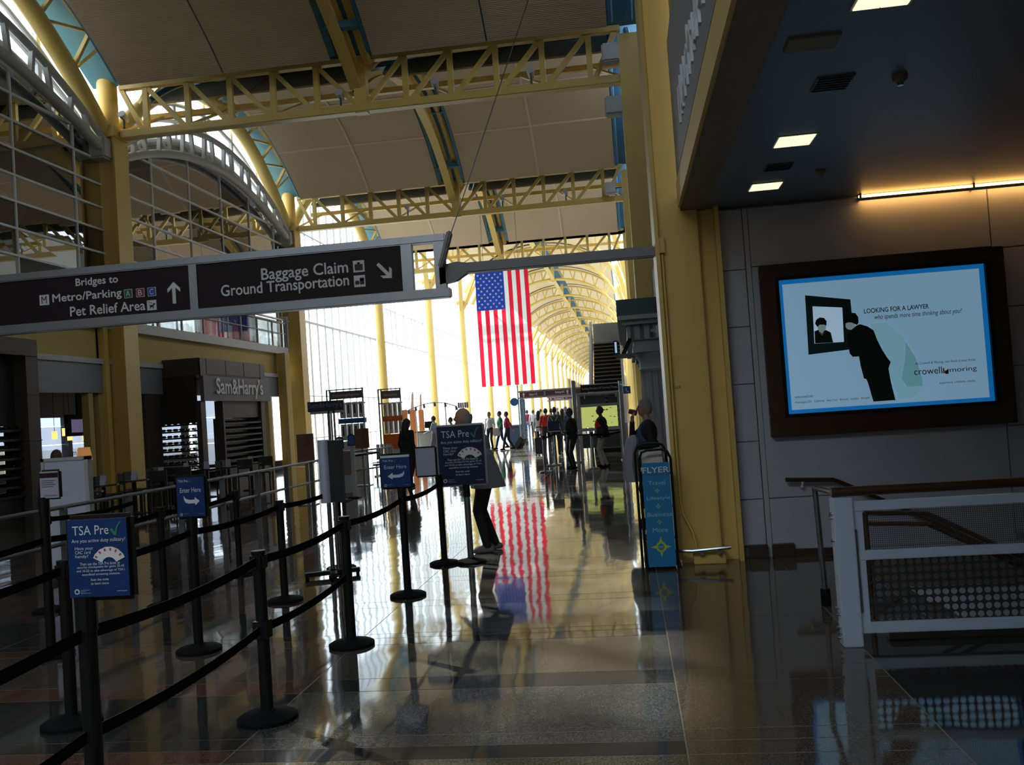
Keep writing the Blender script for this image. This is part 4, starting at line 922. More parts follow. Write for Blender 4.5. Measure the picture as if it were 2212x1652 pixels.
# ================================================================ SOFFIT FITTINGS
LAMP = mat('lamp_diffuser', (1, 0.95, 0.8), emit=(1.0, 0.84, 0.50), estr=1.7)
for (y0, y1) in ((7.15, 7.43), (8.67, 8.93), (4.58, 4.87)):
    t = thing('ceiling_light', {7.15: 'square recessed ceiling light between the two air grilles', 8.67: 'square recessed ceiling light nearest the white advertisement wall', 4.58: 'square recessed ceiling light nearest the fascia lettering'}[y0], 'ceiling light', (1.45, (y0 + y1) / 2, 3.64))
    for (a, b) in ((1.315, 1.4495), (1.4555, 1.59)): MB().box(a, b, y0, y1, 3.650, 3.656).build('diffuser', LAMP, t)
    MB().box(1.30, 1.605, y0 - 0.014, y1 + 0.014, 3.655, 3.662).build('trim_ring', GREYL, t)
for (y0, y1, lab) in ((5.87, 6.12, 'dark square air grille over the middle of the soffit'), (7.98, 8.17, 'dark square air grille between the two far soffit lights')):
    t = thing('air_grille', lab, 'vent', (1.45, (y0 + y1) / 2, 3.64)); MB().box(1.34, 1.575, y0, y1, 3.648, 3.66).build('frame', GREYD, t)
    for i in range(6): MB().box(1.35, 1.565, y0 + 0.012 + (y1 - y0 - 0.03) * i / 5, y0 + 0.022 + (y1 - y0 - 0.03) * i / 5, 3.642, 3.649).build('louvre', BLACK, t)
tag(MB().box(1.04, 1.33, 5.16, 5.36, 3.645, 3.66).build('access_panel', SOFB, bevel=0.004), 'brown access panel in the soffit beside the bulkhead', 'panel')
for (yy, lab) in ((6.01, 'small round sprinkler beside the middle air grille'), (8.38, 'small round sprinkler beside the far air grille')):
    t = thing('sprinkler', lab, 'sprinkler', (1.88, yy, 3.6)); mb = MB(); mb.lathe([(0.012, 3.61), (0.045, 3.63), (0.05, 3.66)], (1.88, yy, 0), 14); mb.build('escutcheon', SOFB, t)
    mb = MB(); mb.cyl((1.88, yy, 3.595), (1.88, yy, 3.615), 0.02, n=8); mb.build('head', STEEL, t)
t = thing('fascia_sign', 'grey sign panel with pale raised lettering above the yellow fascia', 'sign', (0.69, 7.2, 3.95))
MB().box(0.665, 0.72, 2.5, 9.30, 3.95, 5.35).build('panel', GREYP, t)
random.seed(9); yy = 8.2
while yy > 4.6:
    w_ = random.uniform(0.10, 0.2); hh = random.uniform(0.26, 0.42)
    mb = MB(); mb.box(0.645, 0.666, yy - 0.05, yy, 4.16, 4.16 + hh); mb.beam((0.656, yy, 4.18 + hh * random.random()), (0.656, yy - w_, 4.18 + hh * random.random()), 0.02, 0.07); mb.build('raised_letter', TXT, t); yy -= w_ + 0.1
# ================================================================ RESTAURANT FRONT
rm = sroot('wall_restaurant', 'dim restaurant room behind the queue', (-16, 20, 0))
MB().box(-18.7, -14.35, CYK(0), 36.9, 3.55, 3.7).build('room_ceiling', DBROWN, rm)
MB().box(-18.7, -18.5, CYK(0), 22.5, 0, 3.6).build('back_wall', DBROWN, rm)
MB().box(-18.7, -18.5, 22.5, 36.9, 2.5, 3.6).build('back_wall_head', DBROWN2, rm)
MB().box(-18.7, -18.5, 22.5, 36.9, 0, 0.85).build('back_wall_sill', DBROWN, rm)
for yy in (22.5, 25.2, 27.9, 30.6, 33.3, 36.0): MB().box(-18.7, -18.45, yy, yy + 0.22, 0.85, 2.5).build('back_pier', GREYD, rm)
for i, yy in enumerate((22.72, 25.42, 28.12, 30.82, 33.52)):
    for (z0, z1) in ((0.85, 1.6), (1.62, 2.2), (2.22, 2.5)): MB().add([(-18.6, yy, z0), (-18.6, yy + 2.48, z0), (-18.6, yy + 2.48, z1), (-18.6, yy, z1)], [(0, 1, 2, 3)]).build('pane', TINTGL if z0 < 2 else glass('half_tint', (0.22, 0.24, 0.27), 0.04), rm)
for (x0, x1) in ((-18.5, -17.3), (-17.25, -16.1), (-16.05, -15.0)): 
    for (z0, z1) in ((0.3, 1.2), (1.22, 2.3), (2.32, 3.4)): MB().add([(x0, 36.8, z0), (x1, 36.8, z0), (x1, 36.8, z1), (x0, 36.8, z1)], [(0, 1, 2, 3)]).build('pane', TINTGL, rm)
MB().box(-18.6, -14.4, 36.7, 36.9, 0, 0.3).build('end_sill', DBROWN, rm)
for xx in (-17.27, -16.07, -15.0): MB().box(xx - 0.04, xx + 0.04, 36.72, 36.86, 0, 3.5).build('end_mullion', GREYD, rm)
gl_ = flat('etched_grey', (0.06, 0.07, 0.08))
def room_text(txt, px0, px1, py0, py1, X):
    a = at(px0, py1, x=X); b = at(px1, py0, x=X); lettering(txt, a.y, b.y, (a.z + b.z) / 2 - 0.13, (a.z + b.z) / 2 + 0.13, X, gl_, rm, face='+X')
room_text("Sam&Harry's", 147, 205, 968, 988, -18.4); room_text("Sam&Harry's", 331, 372, 955, 972, -18.4)
# dark front panels between the openings
for (a, b) in ((CYK(0), 13.4), (19.2, 19.5), (22.2, 22.4), (25.0, 25.9), (32.2, 32.5), (34.2, 34.5)): MB().box(-14.25, -14.05, a, b, 0, 2.95).build('front_pier', DBROWN if b - a > 0.5 else YELW, rm)
MB().box(-14.22, -14.1, 13.4, 36.4, 0, 0.35).build('front_sill', DBROWN, rm)
# inner yellow post beside the mid-restaurant column
t = thing('inner_post', 'narrow yellow post just behind the mid-restaurant column', 'column', (-14.17, 22.9, 0)); MB().box(-14.43, -14.10, 22.75, 23.1, 0, 4.7).build('shaft', YELW, t); MB().box(-14.10, -13.92, 22.85, 23.05, 0, 4.7).build('flange', YEL, t)
t = thing('inner_post', 'narrow yellow post at the far end of the restaurant front', 'column', (-14, 34.8, 0)); MB().box(-14.0, -13.75, 35.2, 35.5, 0, 4.69).build('shaft', YEL, t); MB().box(-13.75, -13.6, 35.1, 35.6, 0, 4.69).build('flange', YELW, t)

# ---- wine bottle, lying with its neck to the hall
BOT = mat('bottle_glass', (0.010, 0.014, 0.010), 0.15)
mb = MB(); n = 10
for i, (r_, x_) in enumerate([(0.036, -0.14), (0.038, -0.12), (0.038, 0.04), (0.014, 0.09), (0.014, 0.16)]): pass
prof = [(0.036, 0.0), (0.038, 0.02), (0.038, 0.18), (0.014, 0.23), (0.014, 0.30)]
vs = []
for r_, x_ in prof: vs += [(x_ - 0.15, r_ * math.cos(2 * math.pi * k / n), r_ * math.sin(2 * math.pi * k / n) + 0.038) for k in range(n)]
fs = [(i * n + k, i * n + (k + 1) % n, (i + 1) * n + (k + 1) % n, (i + 1) * n + k) for i in range(4) for k in range(n)] + [tuple(range(n))[::-1], tuple(range(4 * n, 5 * n))]
mb.add(vs, fs); BOTTLE = mb.build('wine_bottle', BOT, local=True); bottle_used = [False]
def bottle(loc, rz, label, group):
    if not bottle_used[0]: o = BOTTLE; bottle_used[0] = True
    else: o = BOTTLE.copy(); COL.objects.link(o)
    o.location = loc; o.rotation_euler = (0, 0, rz); tag(o, label, 'bottle', group)
def rack(par, x, y0, y1, zs, label, group, along='Y', step=0.24, see=True):
    """shelves with lying bottles; along Y faces the hall, along X faces the queue"""
    for z in zs:
        if along == 'Y': MB().box(x - 0.16, x + 0.16, y0, y1, z - 0.05, z).build('rack_shelf', DBROWN2, par)
        else: MB().box(y0, y1, x - 0.14, x + 0.14, z - 0.05, z).build('rack_shelf', DBROWN2, par)
        a = y0 + step * 0.6
        while a < y1 - step * 0.3:
            bottle((x, a, z) if along == 'Y' else (a, x, z), 0 if along == 'Y' else -math.pi / 2, label, group); a += step
# ---- portal with the restaurant's name
t = thing('restaurant_portal', 'dark brown portal carrying the restaurant name over two wine racks', 'portal', (-13.4, 28.5, 0))
MB().box(-14.0, -12.8, 26.0, 30.9, 3.44, 3.97).build('cornice_box', DBROWN, t)
for i, (a, b) in enumerate(((26.0, 26.38), (26.42, 27.75), (27.79, 29.12), (29.16, 30.48), (30.52, 30.9))): MB().box(-12.82, -12.77, a, b, 3.48 if 0 < i < 4 else 3.40, 3.96).build('cornice_panel', DBROWN, t)
sg = MB().box(-12.86, -12.74, 26.1, 31.25, 2.65, 3.42).build('name_board', mat('name_board', (0.085, 0.085, 0.11), 0.5), t)
a = at(468, 862, x=-12.72); b = at(565, 815, x=-12.72)
lettering("Sam&Harry's", a.y, b.y, 2.72, 3.38, -12.72, mat('name_letters', (0.80, 0.81, 0.86), 0.5), sg, dep=0.02, face='+X', fat=0.012)
for (a, b, d_) in ((26.0, 26.32, -12.98), (27.5, 27.6, -13.1), (30.55, 30.88, -13.9)): MB().box(d_, -12.82, a, b, 0, 2.66).build('pier', DBROWN, t)
MB().box(-14.6, -12.98, 26.02, 26.12, 2.0, 3.5).build('side_panel', DBROWN2, t)
MB().box(-14.62, -14.5, 26.0, 26.3, 0, 2.1).build('side_post', DBROWN2, t)
MB().box(-14.5, -12.98, 26.02, 26.28, 0, 0.55).build('side_plinth', DBROWN2, t)
rack(t, 26.15, -14.5, -12.98, [0.58 + 0.2 * i for i in range(8)], 'dark wine bottle in the side rack of the named portal', 'bottles in the portal side rack', 'X', 0.2)
MB().box(-13.1, -12.9, 27.6, 30.55, 2.1, 2.66).build('rack_head', DBROWN2, t); MB().box(-13.1, -12.88, 27.6, 30.55, 0, 0.5).build('rack_plinth', DBROWN2, t)
MB().box(-13.22, -13.17, 27.6, 30.55, 0.3, 2.1).build('rack_back', mat('smoked_back', (0.02, 0.022, 0.022), 0.3), t)
rack(t, -13.0, 27.62, 30.53, [0.55 + 0.2 * i for i in range(8)], 'dark wine bottle in the rack right of the portal doorway', 'bottles in the portal front rack')
# ---- portal at the left
t = thing('restaurant_portal', 'dark brown portal beside the white notice board with an open wine rack', 'portal', (-13.4, 16, 0))
MB().box(-14.0, -12.8, 13.4, 18.4, 3.65, 3.97).build('cornice_box', DBROWN, t); MB().box(-12.84, -12.77, 13.4, 18.36, 3.6, 3.95).build('cornice_panel', DBROWN, t)
MB().box(-13.4, -12.8, 18.0, 18.4, 0, 3.7).build('pier', DBROWN, t)
for zz in (1.75, 2.75): MB().box(-13.41, -12.785, 17.99, 18.41, zz, zz + 0.02).build('pier_joint', DBROWN2, t)
MB().box(-13.2, -13.1, 13.5, 18.0, 2.1, 3.65).build('rack_head', DBROWN2, t); MB().box(-13.2, -13.0, 13.5, 18.0, 0, 0.6).build('rack_plinth', DBROWN2, t); MB().box(-13.3, -12.95, 16.6, 16.75, 0, 2.2).build('rack_post', DBROWN2, t)
rack(t, -13.1, 16.75, 18.0, [0.62 + 0.2 * i for i in range(8)], 'dark wine bottle in the rack behind the white notice board', 'bottles in the left portal rack', step=0.2)
# ---- lamps, television
PEND = mat('amber_shade', (1, 0.6, 0.25), emit=(1, 0.50, 0.15), estr=2.2)
for i, (px, py) in enumerate([(118, 940), (140, 933), (151, 943), (184, 943), (238, 930), (331, 924)]):
    p = at(px, py, x=-15.6 - 0.25 * (i % 3)); t = thing('pendant_lamp', 'small amber pendant lamp hanging in the restaurant', 'lamp', p, 0, 'amber pendant lamps')
    mb = MB(); mb.cyl(p + V(0, 0, -0.11), p + V(0, 0, 0.11), 0.07, n=12); mb.build('shade', PEND, t, smooth=True)
    mb = MB(); mb.cyl(p + V(0, 0, 0.11), (p.x, p.y, 3.55), 0.008, n=4); mb.build('cord', BLACK, t)
p = at(172, 918, x=-15.2); t = thing('television', 'black television hanging in the restaurant window', 'television', (p.x, p.y, p.z - 0.3))
MB().box(p.x - 0.05, p.x + 0.05, p.y - 0.62, p.y + 0.55, p.z - 0.3, p.z + 0.3).build('case', BLACK, t, bevel=0.02)
MB().box(p.x + 0.05, p.x + 0.055, p.y - 0.45, p.y + 0.45, p.z - 0.2, p.z + 0.16).build('screen', mat('tv_screen', (0.10, 0.09, 0.16), 0.2, var=0.9, scale=3, emit=(0.14, 0.12, 0.22), estr=0.8), t)
MB().box(p.x - 0.03, p.x + 0.03, p.y - 0.1, p.y + 0.1, p.z + 0.3, 3.55).build('hanger', BLACK, t)
p = at(182, 980, x=-10.0); t = thing('table_lamp', 'small glowing table lamp behind the white notice board', 'lamp', (p.x, p.y, 0.76))
mb = MB(); mb.lathe([(0.14, p.z - 0.12), (0.10, p.z + 0.12)], (p.x, p.y, 0), 14); mb.build('shade', mat('lamp_shade', (0.25, 0.10, 0.04), 0.6, emit=(1, 0.45, 0.14), estr=0.35), t)
mb = MB(); mb.cyl((p.x, p.y, 0.76), (p.x, p.y, p.z - 0.1), 0.02, n=8); mb.build('stem', BLACK, t)
mb = MB(); mb.cyl((p.x, p.y, 0.76), (p.x, p.y, 0.78), 0.07, n=12); mb.build('foot', BLACK, t)
host = p
# ---- restaurant railing
RAILM = mat('grey_rail', (0.17, 0.18, 0.20), 0.4, 0.5)
t = thing('terrace_railing', 'grey metal railing along the restaurant tables', 'railing', (-5.95, 12.5, 0))
for zz in (1.0, 0.62): mb = MB(); mb.cyl((-5.95, 7.6, zz), (-5.95, 17.6, zz), 0.022, n=8); mb.build('rail', RAILM, t, smooth=True)
for i in range(9):
    yy = 7.6 + 1.25 * i; MB().box(-5.985, -5.915, yy - 0.02, yy + 0.02, 0, 1.0).build('post', RAILM, t)
# ---- tables, chairs, menu cards
CH = mat('dark_chair', (0.014, 0.013, 0.013), 0.5)
TPOS = []
def make_table(x, y, label):
    t = thing('restaurant_table', label, 'table', (x, y, 0), 0, None); TPOS.append((x, y, 0.45))
    mb = MB(); mb.cyl((x, y, 0.715), (x, y, 0.745), 0.30, n=20); mb.build('tabletop', mat('table_dark', (0.03, 0.026, 0.024), 0.18), t)
    mb = MB(); mb.cyl((x, y, 0.03), (x, y, 0.72), 0.035, n=8); mb.build('pedestal', BLACK, t); mb = MB(); mb.lathe([(0.24, 0), (0.24, 0.015), (0.05, 0.04)], (x, y, 0), 14); mb.build('foot', BLACK, t)
    return t
def make_chair():
    t = thing('restaurant_chair', 'dark wooden chair at a restaurant table behind the railing', 'chair', (0, 0, 0), 0, 'dark chairs on the restaurant terrace')
    MB().box(-0.21, 0.21, -0.21, 0.21, 0.43, 0.47).build('seat', CH, t, bevel=0.012)
    MB().box(-0.21, 0.21, 0.18, 0.215, 0.62, 0.88).build('backrest', CH, t, bevel=0.012)
    for sx in (-1, 1):
        MB().box(sx * 0.19 - 0.018, sx * 0.19 + 0.018, -0.2, -0.165, 0, 0.44).build('leg', CH, t); MB().box(sx * 0.19 - 0.018, sx * 0.19 + 0.018, 0.175, 0.21, 0, 0.88).build('leg', CH, t)
    return t
proto_chair = make_chair(); first_chair = True
def chair(x, y, rz):
    global first_chair
    if any(math.hypot(x - a, y - b) < r + 0.16 for a, b, r in TPOS): return
    TPOS.append((x, y, 0.35))
    if first_chair: proto_chair.location = (x, y, 0); proto_chair.rotation_euler = (0, 0, rz); WM[proto_chair.name] = Matrix.Translation((x, y, 0)) @ Matrix.Rotation(rz, 4, 'Z'); first_chair = False
    else: dup(proto_chair, (x, y, 0), rz)
cards = [(223, 1037), (290, 1027), (348, 1018), (402, 1008), (446, 1004), (493, 1000), (541, 993), (330, 1040)]
for i, (px, py) in enumerate(cards):
    p = at(px, py, z=0.84)
    if i < 7:
        tb = make_table(p.x, p.y, 'round dark restaurant table with a menu card behind the railing'); tb['group'] = 'round restaurant tables'
    if i == 7: continue
    c_ = thing('menu_card', 'pale folded menu card standing on a round restaurant table', 'menu card', (p.x, p.y, 0.745), 0, 'menu cards on restaurant tables')
    MB().beam((p.x, p.y - 0.035, 0.745), (p.x, p.y, 0.94), 0.13, 0.004, (0, 1, 0)).build('front_leaf', mat('menu_paper', (0.42, 0.47, 0.58), 0.6), c_)
    MB().beam((p.x, p.y + 0.035, 0.745), (p.x, p.y, 0.94), 0.13, 0.004, (0, 1, 0)).build('back_leaf', mat('menu_paper', (0.42, 0.47, 0.58), 0.6), c_)
for (px, py) in cards[:7]:
    p = at(px, py, z=0.84)
    for (ox, oy, an) in ((-0.66, 0.05, 1.6), (0.1, 0.68, 0.15), (0.05, -0.68, 3.1), (-0.5, -0.5, 2.4)): chair(p.x + ox, p.y + oy, an)
make_table(host.x, host.y, 'dark side table carrying the small glowing lamp')
# ---- balcony railing and mural
t = thing('balcony_railing', 'glass balcony railing with a pale handrail above the restaurant', 'railing', (-13.95, 30.3, 4.98))
for yy in [24.3 + 1.5 * i for i in range(9)]: MB().box(-13.98, -13.92, yy - 0.02, yy + 0.02, 4.98, 6.0).build('post', GREYL, t)
for zz in (6.0, 5.55): mb = MB(); mb.cyl((-13.95, 24.2, zz), (-13.95, 36.35, zz), 0.035 if zz > 5.9 else 0.02, n=8); mb.build('rail', GREYL, t)
for i in range(8): MB().add([(-13.96, 24.34 + 1.5 * i, 5.03), (-13.96, 25.76 + 1.5 * i, 5.03), (-13.96, 25.76 + 1.5 * i, 5.95), (-13.96, 24.34 + 1.5 * i, 5.95)], [(0, 1, 2, 3)]).build('pane', CLEAR, t)
MB().box(-14.0, -13.86, 36.2, 36.36, 4.98, 6.3).build('end_post', ALU, t)
t = thing('mural_banner', 'red, white and blue striped banner behind the balcony railing', 'banner', (-14.9, 31.5, 5.0))
for i in range(7): MB().box(-15.0, -14.97, 29.6 + 0.62 * i, 29.6 + 0.62 * (i + 1), 5.0, 6.6 if i < 3 else 5.75).build('stripe', [flat('banner_red', (0.40, 0.05, 0.09)), flat('banner_white', (0.55, 0.55, 0.58))][i % 2], t)
MB().box(-15.0, -14.97, 31.46, 33.0, 5.75, 6.8).build('pale_field', flat('banner_sky', (0.30, 0.42, 0.62)), t); MB().box(-15.0, -14.97, 33.0, 33.94, 5.75, 6.8).build('canton', flat('banner_blue', (0.03, 0.05, 0.22)), t)
for (yy, zz) in ((32.0, 6.1), (32.4, 6.3), (32.5, 5.95), (33.2, 6.2), (33.5, 6.5), (33.6, 5.95)): MB().prism([(yy + 0.09 * a_, zz + 0.09 * b_) for a_, b_ in STAR], (-14.965, 0, 0), (0, 1, 0), (0, 0, 1), (0.01, 0, 0)).build('star', flat('banner_blue', (0.03, 0.05, 0.22)) if yy < 33 else flat('banner_white', (0.55, 0.55, 0.58)), t)

# ================================================================ MID HALL FURNITURE
def X_(px, py, Y): return at(px, py, y=Y).x
def Z_(px, py, Y): return at(px, py, y=Y).z
# hanging name sign on a post
Yk = 20.0; x0, x1 = X_(665, 876, Yk), X_(742, 876, Yk); z0, z1 = Z_(700, 888, Yk), Z_(700, 866, Yk)
t = thing('name_sign', 'small navy restaurant name sign on a thin grey post', 'sign', ((x0 + x1) / 2, Yk, 0))
bd = MB().box(x0, x1, Yk - 0.03, Yk + 0.03, z0, z1).build('board', mat('navy_board', (0.02, 0.03, 0.055), 0.5), t)
lettering("Sam&Harry's", x0 + 0.03, x1 - 0.03, z0 + 0.05, z1 - 0.03, Yk - 0.031, flat('dim_letters', (0.22, 0.24, 0.30)), bd)
MB().box(x0 + 0.05, x1 - 0.02, Yk - 0.02, Yk + 0.02, z0 - 0.06, z0).build('crossbar', GREYL, t)
for f in (0.58, 0.72): MB().box(x0 + (x1 - x0) * f - 0.02, x0 + (x1 - x0) * f + 0.02, Yk - 0.02, Yk + 0.02, 0, z0).build('post', STEEL, t)
MB().box(x0 + (x1 - x0) * 0.45, x0 + (x1 - x0) * 0.85, Yk - 0.15, Yk + 0.15, 0, 0.03).build('foot', STEEL, t)
# self-service kiosks
DISP = mat('dispenser_grey', (0.62, 0.59, 0.56), 0.5); DWIN = mat('dispenser_window', (0.05, 0.04, 0.035), 0.25, var=0.8, scale=5)
def kiosk(label, Y, pl, pr, ps, rows, band, bandc, low=None, sg=('Ticketing/Agents', 842, 860)):
    x0, x1 = X_(pl, 900, Y), X_(pr, 900, Y); xs0 = X_(ps, 900, Y)
    t = thing('kiosk', label, 'kiosk', ((x0 + x1) / 2, Y, 0)); top = Z_((pl + pr) / 2, sg[1] - 4, Y)
    for xx in (xs0, xs0 + 0.12, x1 - 0.08): mb = MB(); mb.cyl((xx, Y + 0.12, 0), (xx, Y + 0.12, top), 0.03, n=8); mb.build('tube_post', RAILM, t)
    MB().box(xs0, x1 - 0.05, Y + 0.1, Y + 0.14, top - 0.04, top).build('top_bar', RAILM, t)
    zb = Z_((pl + pr) / 2, sg[2], Y); hb = MB().box(xs0 + 0.15, x1 - 0.1, Y + 0.06, Y + 0.1, zb, top - 0.08).build('header_sign', mat('kiosk_header', (0.16, 0.13, 0.13), 0.5), t)
    lettering(sg[0], xs0 + 0.22, x1 - 0.18, zb + (top - zb) * 0.2, zb + (top - zb) * 0.5, Y + 0.059, TXT, hb)
    MB().box(xs0, x1, Y + 0.08, Y + 0.12, zb - 0.2, zb - 0.15).build('cross_bar', RAILM, t)
    wq = (x1 - x0) / 4
    for (pa, pb) in rows:
        za, zc = Z_((pl + pr) / 2, pb, Y), Z_((pl + pr) / 2, pa, Y)
        for i in range(4):
            d = MB().box(x0 + wq * i + 0.03, x0 + wq * (i + 1) - 0.03, Y - 0.1, Y + 0.08, za, zc).build('dispenser', DISP, t)
            MB().box(x0 + wq * i + 0.09, x0 + wq * (i + 1) - 0.08, Y - 0.105, Y - 0.1, za + (zc - za) * 0.28, zc - (zc - za) * 0.14).build('window', DWIN, d)
    za, zc = Z_((pl + pr) / 2, band[1], Y), Z_((pl + pr) / 2, band[0], Y); MB().box(x0 - 0.02, x1 + 0.02, Y - 0.16, Y + 0.08, za, zc).build('colour_band', bandc, t)
    if low: za, zc = Z_((pl + pr) / 2, low[1], Y), Z_((pl + pr) / 2, low[0], Y); MB().box(x0, x1 + 0.03, Y - 0.2, Y + 0.1, za, zc).build('colour_panel', bandc, t); MB().box(x0 + 0.05, x1, Y - 0.15, Y + 0.1, 0, za).build('plinth', DISP, t)
    else: MB().box(x0, x1, Y - 0.1, Y + 0.1, 0, 1.05).build('plinth', DISP, t)
    return t
kiosk('grey self-service kiosk wall with a blue band', 30.0, 735, 789, 706, [(868, 902), (915, 950)], (903, 914), flat('kiosk_blue', (0.02, 0.12, 0.42)))
kiosk('grey self-service kiosk wall with an orange band and orange panel', 34.0, 829, 870, 818, [(869, 898), (909, 936)], (898, 909), flat('kiosk_orange', (0.75, 0.16, 0.02)), (937, 969))
# poster stands and small blue signs
FOOD = mat('food_poster', (0.16, 0.075, 0.055), 0.35, var=0.9, scale=5)
for (l_, r_, tp, bt, Y, lab) in [(641, 677, 937, 1001, 18.5, 'brown food poster on a stand at the end of the terrace railing'), (767, 797, 925, 968, 23.2, 'brown food poster standing in front of the blue-banded kiosk')]:
    x0, x1 = X_(l_, 950, Y), X_(r_, 950, Y); z0, z1 = Z_((l_ + r_) / 2, bt, Y), Z_((l_ + r_) / 2, tp, Y); t = thing('poster_stand', lab, 'poster', ((x0 + x1) / 2, Y, 0))
    MB().box(x0, x1, Y - 0.02, Y + 0.02, z0, z1).build('poster', FOOD, t); MB().box((x0 + x1) / 2 - 0.03, (x0 + x1) / 2 + 0.03, Y - 0.01, Y + 0.03, 0, z0).build('post', STEEL, t); MB().box(x0, x1, Y - 0.15, Y + 0.15, 0, 0.02).build('foot', STEEL, t)
BL2 = flat('oval_blue', (0.02, 0.10, 0.33))
for (px, py, lab) in ((734, 957, 'round-topped blue sign on a dark post, left of its twin'), (759, 951, 'round-topped blue sign on the pale pillar beside the food poster')):
    Y = 19.0 if px < 740 else 19.6; x, z = X_(px, py, Y), Z_(px, py, Y); t = thing('blue_sign', lab, 'sign', (x, Y, 0))
    sh = [(x - 0.07, z - 0.1), (x + 0.07, z - 0.1), (x + 0.07, z + 0.06)] + [(x + 0.07 * math.cos(a), z + 0.06 + 0.06 * math.sin(a)) for a in [math.pi * k / 8 for k in range(1, 8)]] + [(x - 0.07, z + 0.06)]
    poly([(x + (a - x) * 1.25, z + (b - z) * 1.2) for a, b in sh], Y, BLACK, t, 'backing', 0.02); poly(sh, Y - 0.021, BL2, t, 'face', 0.004)
    MB().box(x - 0.04, x + 0.04, Y, Y + 0.06, 0, z - 0.1).build('post', BLACK if px < 740 else GREYL, t); MB().box(x - 0.12, x + 0.12, Y - 0.1, Y + 0.16, 0, 0.03).build('foot', BLACK, t)
t = thing('pillar_cabinet', 'narrow pale cabinet pillar under the round-topped blue sign', 'cabinet', (X_(752, 1000, 19.9), 19.9, 0)); xx = X_(752, 1000, 19.9)
MB().box(xx - 0.09, xx + 0.09, 19.85, 20.05, 0, 1.05).build('body', mat('taupe', (0.22, 0.18, 0.16), 0.5), t); MB().box(xx - 0.085, xx + 0.085, 19.84, 19.85, 0.1, 0.5).build('lower_panel', GREYL, t)
t = thing('side_railing', 'low steel railing with a dark shelf beside the poster stand', 'railing', (-5.3, 19.4, 0))
a, b = V(X_(766, 1000, 20.4), 20.4, 0), V(X_(848, 990, 22.4), 22.4, 0)
for zz in (1.0, 0.55): MB().beam(a + V(0, 0, zz), b + V(0, 0, zz), 0.035, 0.035).build('rail', STEEL, t)
for f in (0, 0.33, 0.66, 1): c_ = a.lerp(b, f); MB().box(c_.x - 0.02, c_.x + 0.02, c_.y - 0.02, c_.y + 0.02, 0, 1.0).build('post', STEEL, t)
MB().beam(a.lerp(b, 0.1) + V(-0.25, 0.1, 0.9), a.lerp(b, 0.7) + V(-0.25, 0.1, 0.9), 0.4, 0.05).build('shelf', BLACK, t)
# beam seating
t = thing('seat_row', 'row of four slatted metal seats near the orange kiosk', 'bench', (-6.9, 26.5, 0)); Y = 26.5
for i in range(4):
    x = X_(806 + 8.5 * i, 960, Y); o = MB().beam((x, Y, 0.42), (x - 0.04, Y + 0.45, 0.45), 0.1, 0.03).build('seat', STEEL, t); MB().beam((x, Y + 0.45, 0.5), (x - 0.02, Y + 0.6, 0.95), 0.1, 0.03, (0, 1, 0)).build('backrest', STEEL, t)
x0, x1 = X_(806, 960, Y), X_(835, 960, Y); MB().box(x0 - 0.1, x1 + 0.1, Y + 0.2, Y + 0.26, 0.32, 0.38).build('beam', STEEL, t)
for xx in (x0, x1): MB().box(xx - 0.02, xx + 0.02, Y, Y + 0.5, 0, 0.04).build('foot', STEEL, t); MB().box(xx - 0.02, xx + 0.02, Y + 0.2, Y + 0.26, 0.04, 0.34).build('leg', STEEL, t)
# check-in counter with orange pylons and track lights
Y = 40.0; x0, x1 = X_(900, 945, Y), X_(948, 945, Y)
t = thing('check_in_counter', 'white check-in counter with a wooden top', 'counter', ((x0 + x1) / 2, Y, 0)); MB().box(x0, x1, Y, Y + 0.8, 0, 1.02).build('body', WHITE, t); MB().box(x0 - 0.05, x1 + 0.05, Y - 0.08, Y + 0.85, 1.02, 1.08).build('top', mat('counter_wood', (0.16, 0.06, 0.03), 0.4), t); MB().box(x0 + 0.05, x0 + 0.06, Y - 0.005, Y, 0, 1.0).build('joint', GREYD, t)
xm = X_(925, 925, Y); t = thing('monitor', 'black monitor on the white check-in counter', 'monitor', (xm, Y + 0.3, 1.08)); MB().box(xm - 0.22, xm + 0.2, Y + 0.28, Y + 0.32, 1.2, 1.5).build('screen', BLACK, t); MB().box(xm - 0.04, xm + 0.04, Y + 0.28, Y + 0.34, 1.08, 1.22).build('stand', BLACK, t)
ORG = flat('pylon_orange', (0.55, 0.20, 0.06))
for i, (px, w_, tp) in enumerate(((875, 10, 880), (892, 12, 845), (910, 10, 848))):
    Yp = 41.5 + i; x, hw = X_(px, 900, Yp), w_ / FPX * Yp / 2; t = thing('orange_pylon', ['orange pylon with white marks beside the orange kiosk', 'orange pylon with a pale fin behind the check-in counter', 'second orange pylon with a pale fin, behind the monitor'][i], 'pylon', (x, Yp, 0))
    z1 = Z_(px, 885, Yp); MB().box(x - hw, x + hw, Yp - 0.1, Yp + 0.1, 0, z1).build('shaft', ORG, t)
    if i: MB().prism([(x - hw * 0.7, z1), (x + hw * 0.5, z1), (x + hw * 0.7, Z_(px, tp, Yp)), (x, Z_(px, tp + 6, Yp))], (0, Yp, 0), (1, 0, 0), (0, 0, 1), (0, 0.04, 0)).build('fin', flat('fin_pink', (0.75, 0.50, 0.42)), t)
t = thing('track_light', 'curved grey lighting track over the check-in counter', 'light', (X_(930, 870, 39.5), 39.5, 2.2))
C_ = [V(X_(px, py, 39.5), 39.5 + dy, Z_(px, py, 39.5)) for px, py, dy in ((882, 886, 0), (895, 879, 0.2), (912, 873, 0.3), (935, 869, 0.3), (960, 870, 0.1), (985, 877, 0))]
mb = MB(); mb.sweep(C_, 0.022, 6); mb.build('track', GREYL, t)
